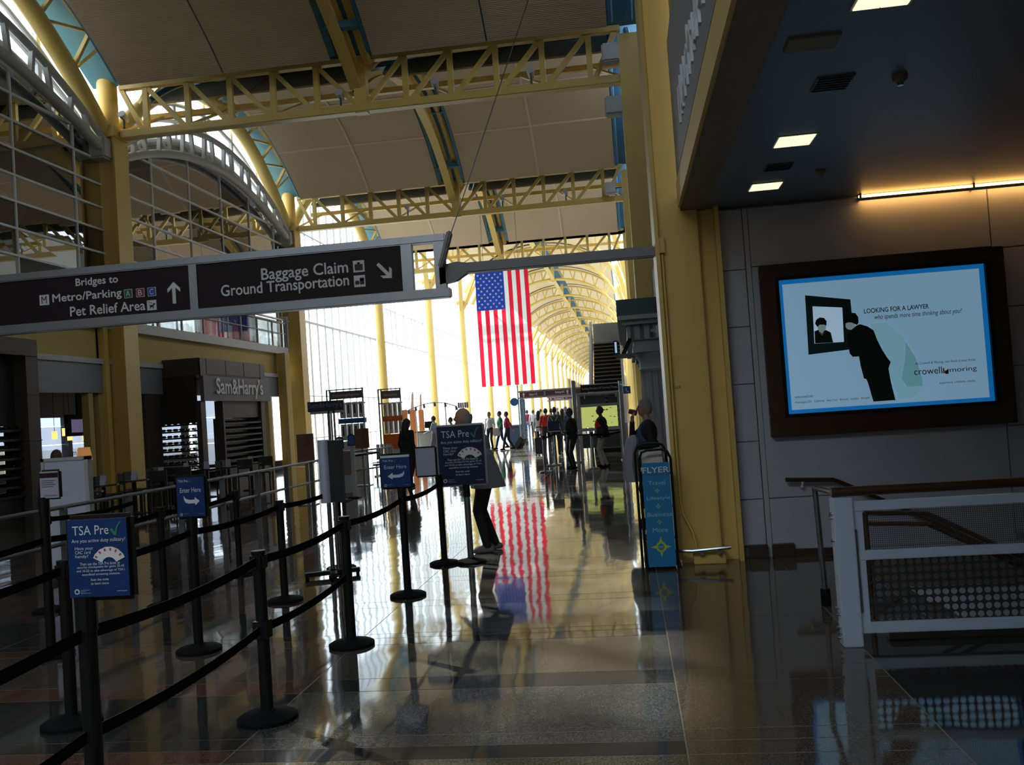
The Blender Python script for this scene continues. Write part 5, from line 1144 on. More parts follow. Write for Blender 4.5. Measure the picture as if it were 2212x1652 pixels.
for i, c_ in enumerate(C_): mb = MB(); mb.cyl(c_, c_ + V(0.03, -0.05, -0.16), 0.045, 0.06, n=8); mb.build('lamp_head', GREYD, t)
for c_ in (C_[1], C_[4]): mb = MB(); mb.cyl(c_, (c_.x, c_.y + 0.1, 0), 0.025, n=6); mb.build('support_pole', GREYL, t)
Y = 41; t = thing('purple_sign', 'small mauve ridged sign on a pole beyond the counter', 'sign', (X_(1001, 876, Y), Y, 0)); x0, x1 = X_(989, 876, Y), X_(1012, 874, Y); z0, z1 = Z_(1000, 881, Y), Z_(1000, 869, Y)
for i in range(5): MB().box(x0 + (x1 - x0) * i / 5, x0 + (x1 - x0) * (i + 1) / 5 - 0.02, Y + 0.02 * (i % 2), Y + 0.05, z0, z1).build('slat', flat('mauve', (0.26, 0.17, 0.26)), t)
MB().box((x0 + x1) / 2 - 0.02, (x0 + x1) / 2 + 0.02, Y + 0.05, Y + 0.08, 0, z0 + 0.1).build('pole', GREYL, t)
# brown overhead signs far down the hall
def far_sign(label, Y, l_, r_, tp, bt, split, txts):
    x0, x1 = X_(l_, (tp + bt) / 2, Y), X_(r_, (tp + bt) / 2 - 12, Y); z0, z1 = Z_((l_ + r_) / 2, bt - 3, Y), Z_((l_ + r_) / 2, tp + 3, Y)
    t = thing('overhead_sign', label, 'sign', ((x0 + x1) / 2, Y, 0)); bd = MB().box(x0, x1, Y, Y + 0.08, z0, z1).build('panel', SIGNFAR, t)
    for zz in (z0, z1): MB().box(x0 - 0.1, x1 + 0.1, Y - 0.02, Y + 0.1, zz - 0.04, zz + 0.04).build('rail', mat('mauve_metal', (0.30, 0.24, 0.25), 0.4), t)
    for f in split: MB().box(x0 + (x1 - x0) * f - 0.05, x0 + (x1 - x0) * f + 0.05, Y - 0.02, Y, z0, z1).build('upright', ALU, t)
    for s_, a, b in txts: lettering(s_, x0 + (x1 - x0) * a, x0 + (x1 - x0) * b, z0 + (z1 - z0) * 0.3, z0 + (z1 - z0) * 0.7, Y - 0.012, TXT, bd, bold=0.01)
    for f in (0.02, 0.98): MB().box(x0 + (x1 - x0) * f - 0.05, x0 + (x1 - x0) * f + 0.05, Y + 0.1, Y + 0.2, 0, z0 + 0.2).build('post', STEEL, t)
    arrow_c = (x0 + (x1 - x0) * 0.06, (z0 + z1) / 2); L_ = (z1 - z0) * 0.32
    for cxx in (arrow_c[0], x0 + (x1 - x0) * 0.70): poly([(cxx + L_ * a, arrow_c[1] + L_ * b) for a, b in ((0, 1), (0.7, 0.1), (0.25, 0.1), (0.25, -1), (-0.25, -1), (-0.25, 0.1), (-0.7, 0.1))], Y - 0.006, TXT, bd, 'arrow', 0.006)
far_sign('brown overhead sign with Gates 1-31 lettering', 45.0, 1122, 1270, 838, 858, (0.37, 0.76), [('Gates 1-31', 0.14, 0.26), ('Parking A/C', 0.52, 0.66)])
far_sign('smaller brown overhead sign beyond the Gates 1-31 sign', 58.0, 1185, 1262, 853, 866, (0.5,), [('Terminal A', 0.15, 0.42), ('Security', 0.75, 0.95)])
Y = 44; x, z = X_(1111, 868, Y), Z_(1111, 868, Y); t = thing('blue_disc_sign', 'round blue disc sign on a pole', 'sign', (x, Y, 0)); poly(disc(x, z, 0.2, 0.2, 24), Y, flat('disc_blue', (0.03, 0.14, 0.36)), t, 'disc', 0.03); MB().box(x + 0.17, x + 0.23, Y, Y + 0.06, 0, z + 0.9).build('pole', GREYL, t)
Y = 46; x0, x1 = X_(1124, 890, Y), X_(1134, 890, Y); t = thing('blue_pylon', 'tall blue pylon beside the round disc sign', 'pylon', ((x0 + x1) / 2, Y, 0)); MB().box(x0, x1, Y, Y + 0.3, 0, Z_(1130, 862, Y)).build('shaft', flat('pylon_blue', (0.05, 0.17, 0.36)), t); MB().box(x0 - 0.05, x1 + 0.05, Y - 0.05, Y + 0.35, 0, 0.1).build('base', GREYD, t)
x0, x1 = X_(1098, 925, Y), X_(1124, 925, Y); t = thing('info_counter', 'blue-grey information counter at the foot of the blue pylon', 'counter', ((x0 + x1) / 2, Y, 0)); MB().box(x0, x1, Y + 0.1, Y + 0.9, 0, 0.95).build('body', flat('counter_blue', (0.07, 0.12, 0.2)), t); MB().box(x0 - 0.05, x1 + 0.05, Y, Y + 1.0, 0.95, 1.0).build('top', GREYL, t)
# ================================================================ RIGHT SIDE OF THE HALL
Y = 29.0; t = thing('directory_board', 'lit yellow-green map directory in a pale metal frame', 'directory', (X_(1298, 900, Y), Y, 0)); xl, xr = X_(1252, 900, Y), X_(1340, 900, Y)
for xx in (xl, xr): MB().box(xx - 0.05, xx + 0.05, Y - 0.05, Y + 0.2, 0, Z_(1296, 848, Y)).build('frame_post', GREYL, t)
for py in (850, 874, 926): MB().box(xl, xr, Y - 0.04, Y + 0.15, Z_(1296, py, Y) - 0.05, Z_(1296, py, Y) + 0.04).build('frame_bar', GREYL, t)
mp = MB().box(xl + 0.08, xr - 0.08, Y, Y + 0.05, Z_(1296, 922, Y), Z_(1296, 877, Y)).build('map_panel', mat('lit_map', (0.62, 0.68, 0.20), 0.5, var=0.12, scale=3, emit=(0.62, 0.70, 0.20), estr=0.75), t)
MB().box(xl + 0.06, xl + 0.85, Y, Y + 0.05, Z_(1296, 872, Y), Z_(1296, 853, Y)).build('header_panel', GREYD, t); MB().box(xl + 0.93, xr - 0.06, Y, Y + 0.05, Z_(1296, 872, Y), Z_(1296, 853, Y)).build('header_panel', flat('slate', (0.05, 0.065, 0.09)), t)
random.seed(3)
for i in range(14): a, b = random.uniform(xl + 0.15, xr - 0.2), random.uniform(Z_(1296, 918, Y), Z_(1296, 882, Y)); poly([(a, b), (a + random.uniform(0.03, 0.14), b), (a + 0.05, b + random.uniform(0.02, 0.05))], Y - 0.001, flat('map_ink', (0.20, 0.22, 0.06)), mp, 'map_mark', 0.002)
MB().box(xl + 0.05, xr - 0.05, Y + 0.02, Y + 0.1, 0.35, 0.75).build('phone_shelf', GREYD, t)
Y = 28.8; x0, x1 = X_(1254, 838, Y), X_(1336, 834, Y); t = thing('directory_sign', 'dark Building Directory and Courtesy Phone sign above the lit map', 'sign', ((x0 + x1) / 2, Y, Z_(1296, 848, Y))); z0, z1 = Z_(1296, 848, Y), Z_(1296, 830, Y)
bd = MB().box(x0, x1, Y, Y + 0.06, z0 + 0.04, z1).build('panel', SIGNB, t); lettering('Building Directory & Courtesy Phones', x0 + 0.04, x1 - 0.04, z0 + 0.1, z1 - 0.07, Y - 0.001, TXT, bd); MB().box(x0 - 0.03, x1 + 0.03, Y, Y + 0.1, z0 - 0.02, z0 + 0.03).build('bottom_rail', ALU, t); MB().box(x0 - 0.03, x1 + 0.03, Y, Y + 0.1, z1, z1 + 0.03).build('top_rail', ALU, t)
for xx in (x0 + 0.1, x1 - 0.1): MB().box(xx - 0.02, xx + 0.02, Y + 0.1, Y + 0.22, z0 - 0.16, z0 + 0.1).build('bracket', STEEL, t)
for (px, Y, lab) in ((1243, 27.5, 'tall steel pole left of the lit map directory'), (1345, 27.5, 'tall steel pole right of the lit map directory')):
    x = X_(px, 900, Y); t = thing('steel_pole', lab, 'pole', (x, Y, 0)); mb = MB(); mb.cyl((x, Y, 0), (x, Y, Z_(px, 822, Y)), 0.06, n=12); mb.build('shaft', ALU, t, smooth=True); mb = MB(); mb.cyl((x, Y, 0), (x, Y, 0.04), 0.13, n=14); mb.build('base', STEEL, t)
Y = 26; x0, x1 = X_(1346, 842, Y), X_(1362, 842, Y); t = thing('phone_sign', 'small blue sign with a telephone handset', 'sign', ((x0 + x1) / 2, Y, Z_(1352, 850, Y))); z0, z1 = Z_(1354, 850, Y), Z_(1354, 834, Y); bd = MB().box(x0, x1, Y, Y + 0.04, z0, z1).build('panel', flat('phone_blue', (0.03, 0.16, 0.42)), t); poly([(x0 + (x1 - x0) * a, z0 + (z1 - z0) * b) for a, b in ((0.35, 0.8), (0.5, 0.8), (0.5, 0.65), (0.45, 0.5), (0.6, 0.35), (0.75, 0.3), (0.75, 0.18), (0.55, 0.2), (0.35, 0.42), (0.3, 0.65))], Y, TXT, bd, 'handset', 0.004); MB().beam(((x0 + x1) / 2, Y + 0.04, z1), (X_(1345, 900, 27.5), 27.4, z1 + 0.1), 0.03, 0.03).build('arm', STEEL, t)
# stair up to the mezzanine
t = thing('mezzanine_stair', 'dark stair rising to the mezzanine behind the lit map directory', 'stair', (-0.75, 37, 0)); xa, xb = -1.30, -0.15
for i in range(26):
    z = 4.5 * (i + 1) / 26; y = 33 + 8 * i / 26; MB().box(xa, xb, y, y + 0.33, z - 0.05, z).build('tread', mat('tread_tan', (0.30, 0.25, 0.19), 0.5), t); MB().box(xa, xb, y + 0.04, y + 0.06, z - 0.19, z - 0.05).build('riser', BLACK, t)
for (xx, m_) in ((xa - 0.09, WHITE), (xb + 0.06, GREYL)): MB().add([(xx - 0.05, 32.8, 0), (xx + 0.05, 32.8, 0), (xx + 0.05, 41, 4.5), (xx - 0.05, 41, 4.5), (xx - 0.05, 32.8, 1.0), (xx + 0.05, 32.8, 1.0), (xx + 0.05, 41, 5.5), (xx - 0.05, 41, 5.5)], [(0, 3, 2, 1), (4, 5, 6, 7), (0, 1, 5, 4), (1, 2, 6, 5), (2, 3, 7, 6), (3, 0, 4, 7)]).build('balustrade', m_, t)
MB().box(xa - 0.1, 0.4, 41, 46, 4.2, 4.5).build('landing', GREYL, t); MB().box(xa, xb + 0.1, 41.1, 41.13, 4.5, 5.4).build('landing_rail', GREYL, t)
# shop portico: fluted columns under a green fascia
PIL = mat('pilaster_grey', (0.30, 0.32, 0.34), 0.6)
def fluted(x, y, r, label):
    t = thing('fluted_column', label, 'column', (x, y, 0)); n = 16; ring = []
    for k in range(n * 4):
        a = 2 * math.pi * k / (n * 4); ring.append((x + r * (1 - (0.07 if k % 4 in (1, 2) else 0)) * math.cos(a), y + r * (1 - (0.07 if k % 4 in (1, 2) else 0)) * math.sin(a)))
    m_ = len(ring); mb = MB(); mb.add([(a, b, 0.25) for a, b in ring] + [(x + (a - x) * 0.9, y + (b - y) * 0.9, 2.25) for a, b in ring], [(k, (k + 1) % m_, m_ + (k + 1) % m_, m_ + k) for k in range(m_)]); mb.build('fluted_shaft', PIL, t)
    mb = MB(); mb.lathe([(r * 1.25, 0), (r * 1.25, 0.08), (r * 1.15, 0.12), (r * 1.18, 0.18), (r * 1.02, 0.25)], (x, y, 0), 24); mb.build('base', PIL, t, smooth=True)
    mb = MB(); mb.lathe([(r * 0.93, 2.22), (r * 0.98, 2.26), (r * 0.93, 2.30), (r * 0.95, 2.40), (r * 1.1, 2.48), (r * 1.2, 2.55)], (x, y, 0), 24); mb.build('capital', PIL, t, smooth=True)
    MB().box(x - r * 1.25, x + r * 1.25, y - r * 1.25, y + r * 1.25, 2.55, 2.66).build('abacus', PIL, t)
fluted(0.55, 16.0, 0.31, 'grey fluted column just beyond the big yellow column'); fluted(0.62, 20.5, 0.29, 'grey fluted column behind the other fluted one')
t = thing('shop_entablature', 'grey moulded entablature with a dark green top over the fluted columns', 'entablature', (0.6, 18, 2.66))
MB().box(0.18, 1.5, 15.62, 22, 2.66, 2.76).build('architrave', PIL, t); MB().box(0.08, 1.5, 15.55, 22, 2.76, 3.02).build('frieze', PIL, t); MB().box(0.0, 1.5, 15.45, 22, 3.02, 3.10).build('moulding', PIL, t); MB().box(-0.06, 1.5, 15.35, 22, 3.10, 3.17).build('cornice', PIL, t)
for i in range(8): MB().box(0.14 + 0.16 * i, 0.2 + 0.16 * i, 15.52, 15.56, 2.78, 3.0).build('triglyph', GREYD, t)
MB().box(-0.07, 1.5, 15.4, 22, 3.17, 3.45).build('green_fascia', mat('dark_green', (0.035, 0.07, 0.075), 0.6), t)
p = at(1332, 752, y=15.0); t = thing('wall_screen', 'small display screen in a dark bracket on the shop cornice', 'screen', (p.x, 15.0, p.z - 0.1)); MB().box(p.x - 0.05, p.x + 0.02, 14.95, 15.25, p.z - 0.1, p.z + 0.12).build('case', BLACK, t); MB().box(p.x - 0.03, p.x + 0.005, 14.945, 14.95, p.z - 0.08, p.z + 0.10).build('screen', mat('blue_screen', (0.3, 0.5, 0.7), 0.3, emit=(0.35, 0.55, 0.8), estr=0.8), t); MB().box(p.x - 0.02, p.x + 0.3, 14.98, 15.35, p.z - 0.16, p.z - 0.1).build('shelf', GREYD, t); MB().beam((p.x + 0.1, 15.2, p.z - 0.1), (p.x + 0.25, 15.6, p.z + 0.2), 0.05, 0.05).build('arm', BLACK, t)
p = at(1425, 715, y=14.6); t = thing('camera_box', 'pale box camera fixed beside the big column under the cornice', 'camera', (p.x, 14.6, p.z)); MB().box(p.x - 0.05, p.x + 0.14, 14.5, 14.8, p.z - 0.08, p.z + 0.1).build('housing', GREYL, t, bevel=0.01); MB().box(p.x + 0.02, p.x + 0.12, 14.55, 14.6, p.z - 0.16, p.z - 0.08).build('mount', BLACK, t); MB().beam((p.x, 14.8, p.z), (0.5, 15.5, 2.9), 0.04, 0.04).build('arm', GREYL, t)
# silver queue posts by the guards
def silver_post(px, py, label, to=None, sign=False):
    p = at(px, py, z=0); t = thing('silver_post', label, 'stanchion', (p.x, p.y, 0)); mb = MB(); mb.lathe(BPROF, (p.x, p.y, 0), 20); mb.build('base', STEEL, t, smooth=True)
    mb = MB(); mb.cyl((p.x, p.y, 0.05), (p.x, p.y, 0.98), 0.038, n=12); mb.build('post', STEEL, t, smooth=True); mb = MB(); mb.cyl((p.x, p.y, 0.88), (p.x, p.y, 0.99), 0.045, n=12); mb.build('cap', BLACK, t)
    if to is not None: belt(t, (p.x, p.y, 0.93), (to.x, to.y, 0.93))
    if sign: MB().box(p.x - 0.17, p.x + 0.17, p.y - 0.02, p.y + 0.02, 1.02, 1.32).build('sign_board', flat('small_navy', (0.02, 0.035, 0.08)), t); MB().box(p.x - 0.17, p.x + 0.17, p.y - 0.03, p.y + 0.03, 0.99, 1.02).build('sign_foot', WHITE, t)
    return p
pA = at(1283, 1013, z=0); pB = at(1202, 1004, z=0)
silver_post(1179, 1020, 'silver queue post beside the black suitcase', pB); silver_post(1202, 1004, 'silver queue post carrying a small navy sign', pA, True); silver_post(1283, 1013, 'silver queue post in front of the person in the red shirt', at(1345, 1006, z=0))
silver_post(1190, 1006, 'silver queue post behind the small navy sign')
# luggage
def suitcase(px, py, label, w_, h_, rz, tilt, m_):
    p = at(px, py, z=0); t = thing('suitcase', label, 'suitcase', (p.x, p.y, 0), rz); R = Matrix.Rotation(tilt, 4, 'X')
    def B(x0, x1, y0, y1, z0, z1): mb = MB().box(x0, x1, y0, y1, z0, z1); mb.v = [tuple(R @ Vector(q)) for q in mb.v]; return mb
    B(-w_ / 2, w_ / 2, -0.12, 0.12, 0.05, h_).build('body', m_, t, local=True, bevel=0.03); B(-w_ / 2 + 0.05, w_ / 2 - 0.05, -0.15, -0.12, 0.12, h_ * 0.6).build('pocket', m_, t, local=True)
    for s in (-1, 1): B(s * w_ / 2 * 0.8 - 0.02, s * w_ / 2 * 0.8 + 0.02, 0.04, 0.1, 0.0, 0.06).build('wheel', BLACKR, t, local=True); B(s * 0.1 - 0.01, s * 0.1 + 0.01, 0.08, 0.1, h_, h_ + 0.38).build('handle_tube', STEEL, t, local=True)
    B(-0.11, 0.11, 0.07, 0.11, h_ + 0.36, h_ + 0.4).build('grip', BLACK, t, local=True)
SUIT = mat('luggage_black', (0.02, 0.02, 0.022), 0.6)
suitcase(1117, 969, 'black rolling suitcase tilted behind the walking traveller', 0.42, 0.6, math.radians(70), 0.65, SUIT); suitcase(1169, 983, 'upright black suitcase beside the silver queue posts', 0.42, 0.66, 0.2, 0, SUIT)
# ================================================================ PEOPLE
SKIN = mat('skin_light', (0.36, 0.20, 0.14), 0.5); SKIN2 = mat('skin_brown', (0.12, 0.06, 0.04), 0.5)
def cl(name, c): return mat('cloth_' + name, c, 0.85, var=0.12, scale=25, bump=0.1)
HAIRM = {'black': mat('hair_black', (0.012, 0.010, 0.010), 0.5), 'brown': mat('hair_brown', (0.05, 0.03, 0.018), 0.55), 'grey': mat('hair_grey', (0.22, 0.215, 0.21), 0.6)}
PEND_ = []
def ik(a, c, l1, l2, hint):
    """joint between a and c for two bones, bent towards hint"""
    d = c - a; L = min(d.length, (l1 + l2) * 0.999); u = d.normalized(); x = (l1 * l1 - l2 * l2 + L * L) / (2 * L); h = math.sqrt(max(0, l1 * l1 - x * x))
    n = Vector(hint) - u * Vector(hint).dot(u); n.normalize(); return a + u * x + n * h
def person(label, loc, phi, H=1.72, top=None, bottom=None, shoe=None, skin=None, hair='black', style='short', feet=((0.02, 0.10), (-0.02, -0.10)), hands=None, lean=0.0, head=(0, 0), vox=0.014, coat=None, bulk=1.0, shirt=None, group=None, sleeves=None, elbows=(None, None)):
    """forward is local +X, the person's left is +Y"""
    s = H / 1.75; skin = skin or SKIN; top = top or cl('grey', (0.2, 0.2, 0.2)); bottom = bottom or cl('dark', (0.02, 0.02, 0.025)); shoe = shoe or BLACKR; slv = sleeves or top
    P = []                                           # (kind, a, b, ra, rb, material)
    def cap(a, b, ra, rb, m): P.append(('c', Vector(a), Vector(b), ra, rb, m))
    def ell(c, r, m): P.append(('e', Vector(c), Vector(r), 0, 0, m))
    lz = lambda z: V(lean * max(0, (z - 0.95)) / 0.5, 0, z - 0.12 * abs(lean) * max(0, z - 0.95) / 0.5)
    hip = lz(0.95)
    ell(hip, (0.125 * bulk, 0.165 * bulk, 0.13), bottom); ell(lz(1.10), (0.122 * bulk, 0.158 * bulk, 0.17), top); ell(lz(1.28), (0.125 * bulk, 0.175, 0.19), top)
    ell(lz(1.18) + V(0.045, 0, 0), (0.12 * bulk, 0.13 * bulk, 0.26), shirt or top)
    sl, sr = lz(1.40) + V(0, 0.165, 0), lz(1.40) + V(0, -0.165, 0); cap(sl, sr, 0.068, 0.068, top)
    nb = lz(1.43); hc = lz(1.43) + V(0.03 + head[1] * 0.10, 0, 0.205 - abs(head[1]) * 0.03); cap(nb, hc - V(0, 0, 0.06), 0.056, 0.052, skin)
    yaw = head[0]; hx = V(math.cos(yaw), math.sin(yaw), 0); hy = V(-math.sin(yaw), math.cos(yaw), 0)
    ell(hc, (0.098, 0.080, 0.118), skin); ell(hc + hx * 0.035 - V(0, 0, 0.055), (0.06, 0.058, 0.065), skin); ell(hc + hx * 0.100 - V(0, 0, 0.012), (0.017, 0.014, 0.022), skin); ell(hc + hx * 0.085 - V(0, 0, 0.06), (0.016, 0.028, 0.010), skin)
    for q in (-1, 1): ell(hc + hy * 0.08 * q - V(0, 0, 0.01), (0.02, 0.012, 0.032), skin)
    for i, q in enumerate((1, -1)):
        fx, fyy = feet[i][:2]; fz = feet[i][2] if len(feet[i]) > 2 else 0.0; ank = V(fx, fyy, 0.085 + fz); hj = hip + V(0, 0.09 * q, -0.03); kn = ik(hj, ank, 0.44, 0.425, (1, 0, 0.1))
        cap(hj, kn, 0.088 * bulk, 0.062, bottom); cap(kn, ank, 0.062, 0.050, bottom)
        cap(ank - V(0.05, 0, 0.045), ank + V(0.14, 0.02 * q, -0.052), 0.040, 0.034, shoe); ell(ank + V(0.06, 0, -0.035), (0.10, 0.042, 0.04), shoe)
    hs = hands or (None, None)
    for i, q in enumerate((1, -1)):
        sh = (sl, sr)[i] + V(0, 0.02 * q, -0.01); tg = hs[i]
        wr = V(*tg) if tg else sh + V(0.06, 0.06 * q, -0.52); el = ik(sh, wr, 0.29, 0.26, elbows[i] or (-1, 0.35 * q, -0.3))
        cap(sh, el, 0.055, 0.046, slv); cap(el, wr, 0.046, 0.036, slv)
        d = (wr - el).normalized(); side = V(0, 1, 0) - d * d.y; side.normalize(); nn = d.cross(side)
        pal = wr + d * 0.055; cap(wr, pal + d * 0.03, 0.028, 0.030, skin)
        cap(pal - side * 0.02, pal + side * 0.022, 0.022, 0.022, skin)
        for k in range(4):
            b0 = pal + d * 0.035 + side * (-0.03 + 0.02 * k); ln = (0.062, 0.072, 0.068, 0.052)[k]; b1 = b0 + d * ln * 0.55 + nn * 0.008; b2 = b1 + d * ln * 0.4 + nn * 0.026
            cap(b0, b1, 0.0095, 0.009, skin); cap(b1, b2, 0.009, 0.0075, skin)
        t0 = wr + d * 0.03 - side * 0.028 * q; t1 = t0 + d * 0.035 - side * 0.022 * q + nn * 0.012; cap(t0, t1, 0.012, 0.010, skin); cap(t1, t1 + d * 0.03 + nn * 0.012, 0.010, 0.008, skin)
    if coat:                                          # jacket skirt below the waist
        P.append(('f', lz(1.16), V(hip.x - 0.015, 0, coat), (0.125 * bulk, 0.165 * bulk), (0.165 * bulk, 0.205 * bulk), top))
    mb = MB()
    for kd, a, b, ra, rb, m in P:
        if kd == 'e': mb.ell(a * s, b * s, 14, 10)
        elif kd == 'f':
            n_ = 20; vs = []
            for f in (0, 0.5, 1.0):
                c_ = a.lerp(b, f)
                for k in range(n_): g = 2 * math.pi * k / n_; wv = 1 + 0.035 * f * math.sin(5 * g); vs.append((c_ + V((ra[0] + (rb[0] - ra[0]) * f) * wv * math.cos(g), (ra[1] + (rb[1] - ra[1]) * f) * wv * math.sin(g), 0)) * s)
            mb.add(vs, [(i * n_ + k, i * n_ + (k + 1) % n_, (i + 1) * n_ + (k + 1) % n_, (i + 1) * n_ + k) for i in range(2) for k in range(n_)] + [tuple(range(n_)), tuple(range(2 * n_, 3 * n_))[::-1]])
        else:
            L = (b - a).length
            if L < 1e-4: continue
            mb.cyl(a * s, b * s, ra * s, rb * s, 12); mb.ell(a * s, (ra * s,) * 3, 10, 6); mb.ell(b * s, (rb * s,) * 3, 10, 6)
    me = bpy.data.meshes.new('person'); me.from_pydata(mb.v, [], mb.f); raw = bpy.data.objects.new('raw', me); COL.objects.link(raw)
    rmod = raw.modifiers.new('r', 'REMESH'); rmod.mode = 'VOXEL'; rmod.voxel_size = vox
    sm = raw.modifiers.new('s', 'SMOOTH'); sm.factor = 0.5; sm.iterations = 2 if vox < 0.01 else 1
    root = thing('person', label, 'person', loc, phi, group)
    PEND_.append((raw, root, P, s, hc * s, hx, hy, hair, style))
    return root, {'hc': hc * s, 'hx': hx}
def finish_people():
    bpy.context.view_layer.update(); dg = bpy.context.evaluated_depsgraph_get()
    for raw, root, P, s, hc, hx, hy, hair, style in PEND_:
        me = bpy.data.meshes.new_from_object(raw.evaluated_get(dg)); me.name = 'body'; me.materials.clear()
        ms = []
        for p in P:
            if p[5] not in ms: ms.append(p[5])
        for m in ms: me.materials.append(m)
        nf = len(me.polygons); c = np.empty(nf * 3); me.polygons.foreach_get('center', c); c = c.reshape(-1, 3) / s
        best = np.full(nf, 9.0); idx = np.zeros(nf, dtype=np.int32)
        for kd, a, b, ra, rb, m in P:
            a_, b_ = np.array(a), np.array(b)
            if kd == 'f':
                f = np.clip((a_[2] - c[:, 2]) / (a_[2] - b_[2]), 0, 1); cc = a_[None, :] + (b_ - a_)[None, :] * f[:, None]; rx = ra[0] + (rb[0] - ra[0]) * f; ry = ra[1] + (rb[1] - ra[1]) * f
                d = (np.sqrt(((c[:, 0] - cc[:, 0]) / rx) ** 2 + ((c[:, 1] - cc[:, 1]) / ry) ** 2) - 1) * 0.13; d = np.maximum(d, np.maximum(b_[2] - 0.01 - c[:, 2], c[:, 2] - a_[2]))
            elif kd == 'e': d = (np.linalg.norm((c - a_) / b_, axis=1) - 1) * min(b_)
            else:
                ab = b_ - a_; t = np.clip(((c - a_) @ ab) / max(1e-9, ab @ ab), 0, 1); d = np.linalg.norm(c - a_ - t[:, None] * ab, axis=1) - (ra + (rb - ra) * t)
            k = d < best; best[k] = d[k]; idx[k] = ms.index(m)
        me.polygons.foreach_set('material_index', idx); me.polygons.foreach_set('use_smooth', np.ones(nf, dtype=bool)); me.update()
        o = bpy.data.objects.new('body', me); COL.objects.link(o); o.parent = root; WM[o.name] = WM[root.name].copy()
        rm_ = raw.data; bpy.data.objects.remove(raw); bpy.data.meshes.remove(rm_)
        # hair or cap, a shell over the skull open at the face
        mb = MB(); n, mrow = 18, 9; vs = []; k_ = s
        R = (0.108 * k_, 0.090 * k_, 0.128 * k_)
        for i in range(mrow + 1):
            th = math.pi / 2 - (math.pi / 2 + 0.75) * i / mrow
            for j in range(n):
                a = 2 * math.pi * j / n; front = max(0, math.cos(a)); lim = math.pi / 2 - (math.pi / 2 + 0.75) * (i / mrow) * (1 - 0.62 * front ** 0.7) if style != 'bald' else math.pi / 2 - (math.pi / 2 + 0.75) * (i / mrow)
                e = V(R[0] * math.cos(lim) * math.cos(a), R[1] * math.cos(lim) * math.sin(a), R[2] * math.sin(lim)); vs.append(hc + hx * (e.x - 0.008) + hy * e.y + V(0, 0, e.z + 0.004))
        fs = [(i * n + j, i * n + (j + 1) % n, (i + 1) * n + (j + 1) % n, (i + 1) * n + j) for i in range(mrow) for j in range(n)]
        if style == 'bald': fs = [f for f in fs if min(f) >= 5 * n and hx.dot(Vector(vs[f[0]]) - hc) < 0.03]
        mb.add(vs, fs)
        if style == 'long':
            b0 = hc - hx * 0.05 * s; mb.sweep([b0 + V(0, 0, 0.03), b0 - hx * 0.03 + V(0, 0, -0.12 * s), b0 - hx * 0.05 + V(0, 0, -0.28 * s), b0 - hx * 0.04 + V(0, 0, -0.42 * s)], [0.085 * s, 0.095 * s, 0.085 * s, 0.03 * s], 12)
        if style == 'cap':
            mb.add([hc + hx * 0.09 * s + hy * 0.07 * s * q + V(0, 0, 0.035 * s) for q in (-1, 1)] + [hc + hx * 0.17 * s + hy * 0.05 * s * q + V(0, 0, 0.02 * s) for q in (1, -1)], [(0, 1, 2, 3)])
        mb.build('hair' if style != 'cap' else 'cap', HAIRM[hair], root, smooth=True, local=True)
        for q in (-1, 1):
            e = MB(); e.ell(hc + hx * 0.088 * s + hy * 0.032 * q * s + V(0, 0, 0.012 * s), (0.010 * s,) * 3, 8, 6); e.build('eye', HAIRM['black'], root, local=True)
W_ = math.radians
def px_at(px, Y): return at(px, 890, y=Y).x
NAVY = cl('navy', (0.012, 0.014, 0.022)); JEAN = cl('jeans', (0.05, 0.075, 0.14)); LJEAN = cl('pale_jeans', (0.20, 0.26, 0.36)); KHAKI = cl('khaki', (0.45, 0.42, 0.37)); DARK = cl('black', (0.012, 0.012, 0.013)); WHT = cl('white', (0.55, 0.54, 0.56)); RED = cl('red', (0.55, 0.02, 0.02)); MAR = cl('maroon', (0.30, 0.02, 0.05))
person('person in a grey jacket bending behind the large TSA Pre poster', (-1.77, 10.95, 0), W_(192), 1.80, top=cl('slate_jacket', (0.17, 0.18, 0.225)), bottom=DARK, shoe=cl('grey_trainers', (0.16, 0.16, 0.165)), hair='grey', style='bald', lean=0.15, head=(0, 0.6), feet=((0.05, 0.11), (-0.06, -0.11)), hands=((0.22, 0.25, 0.86), (0.30, -0.20, 0.88)), vox=0.008, coat=0.76, bulk=1.28)
person('person with long dark hair and a black coat walking past the seats', (-5.44, 21.8, 0), W_(60), 1.68, top=DARK, bottom=DARK, hair='black', style='long', coat=0.62, feet=((0.10, 0.09), (-0.10, -0.09)), vox=0.012, bulk=1.22)
person('uniformed person in black with a cap standing at the silver posts', (-1.57, 24.75, 0), W_(215), 1.66, top=DARK, bottom=DARK, skin=SKIN2, hair='black', style='cap', hands=((0.18, 0.06, 1.08), (0.18, -0.06, 1.10)), feet=((0.05, 0.14), (-0.03, -0.14)), vox=0.010, bulk=1.28)
person('person in a red shirt, dark open jacket and khaki trousers', (-0.74, 24.85, 0), W_(182), 1.66, top=DARK, bottom=KHAKI, skin=SKIN2, hair='black', shirt=RED, feet=((0.04, 0.10), (-0.08, -0.09)), hands=((-0.02, 0.25, 0.92), (0.0, -0.25, 0.92)), vox=0.010, bulk=1.3, coat=0.86)
r_, inf = person('grey-haired person in a dark suit drinking from a red cup', (px_at(1397, 12.8), 12.8, 0), W_(180), 1.72, top=DARK, bottom=DARK, hair='grey', hands=((0.20, 0.17, 1.10), (0.215, -0.055, 1.44)), feet=((0.05, 0.10), (-0.05, -0.10)), vox=0.008, coat=0.80, bulk=1.05, shirt=cl('blue_shirt', (0.04, 0.07, 0.18)), elbows=(None, (0.7, -0.3, -1)))
bx = px_at(1397, 12.8)
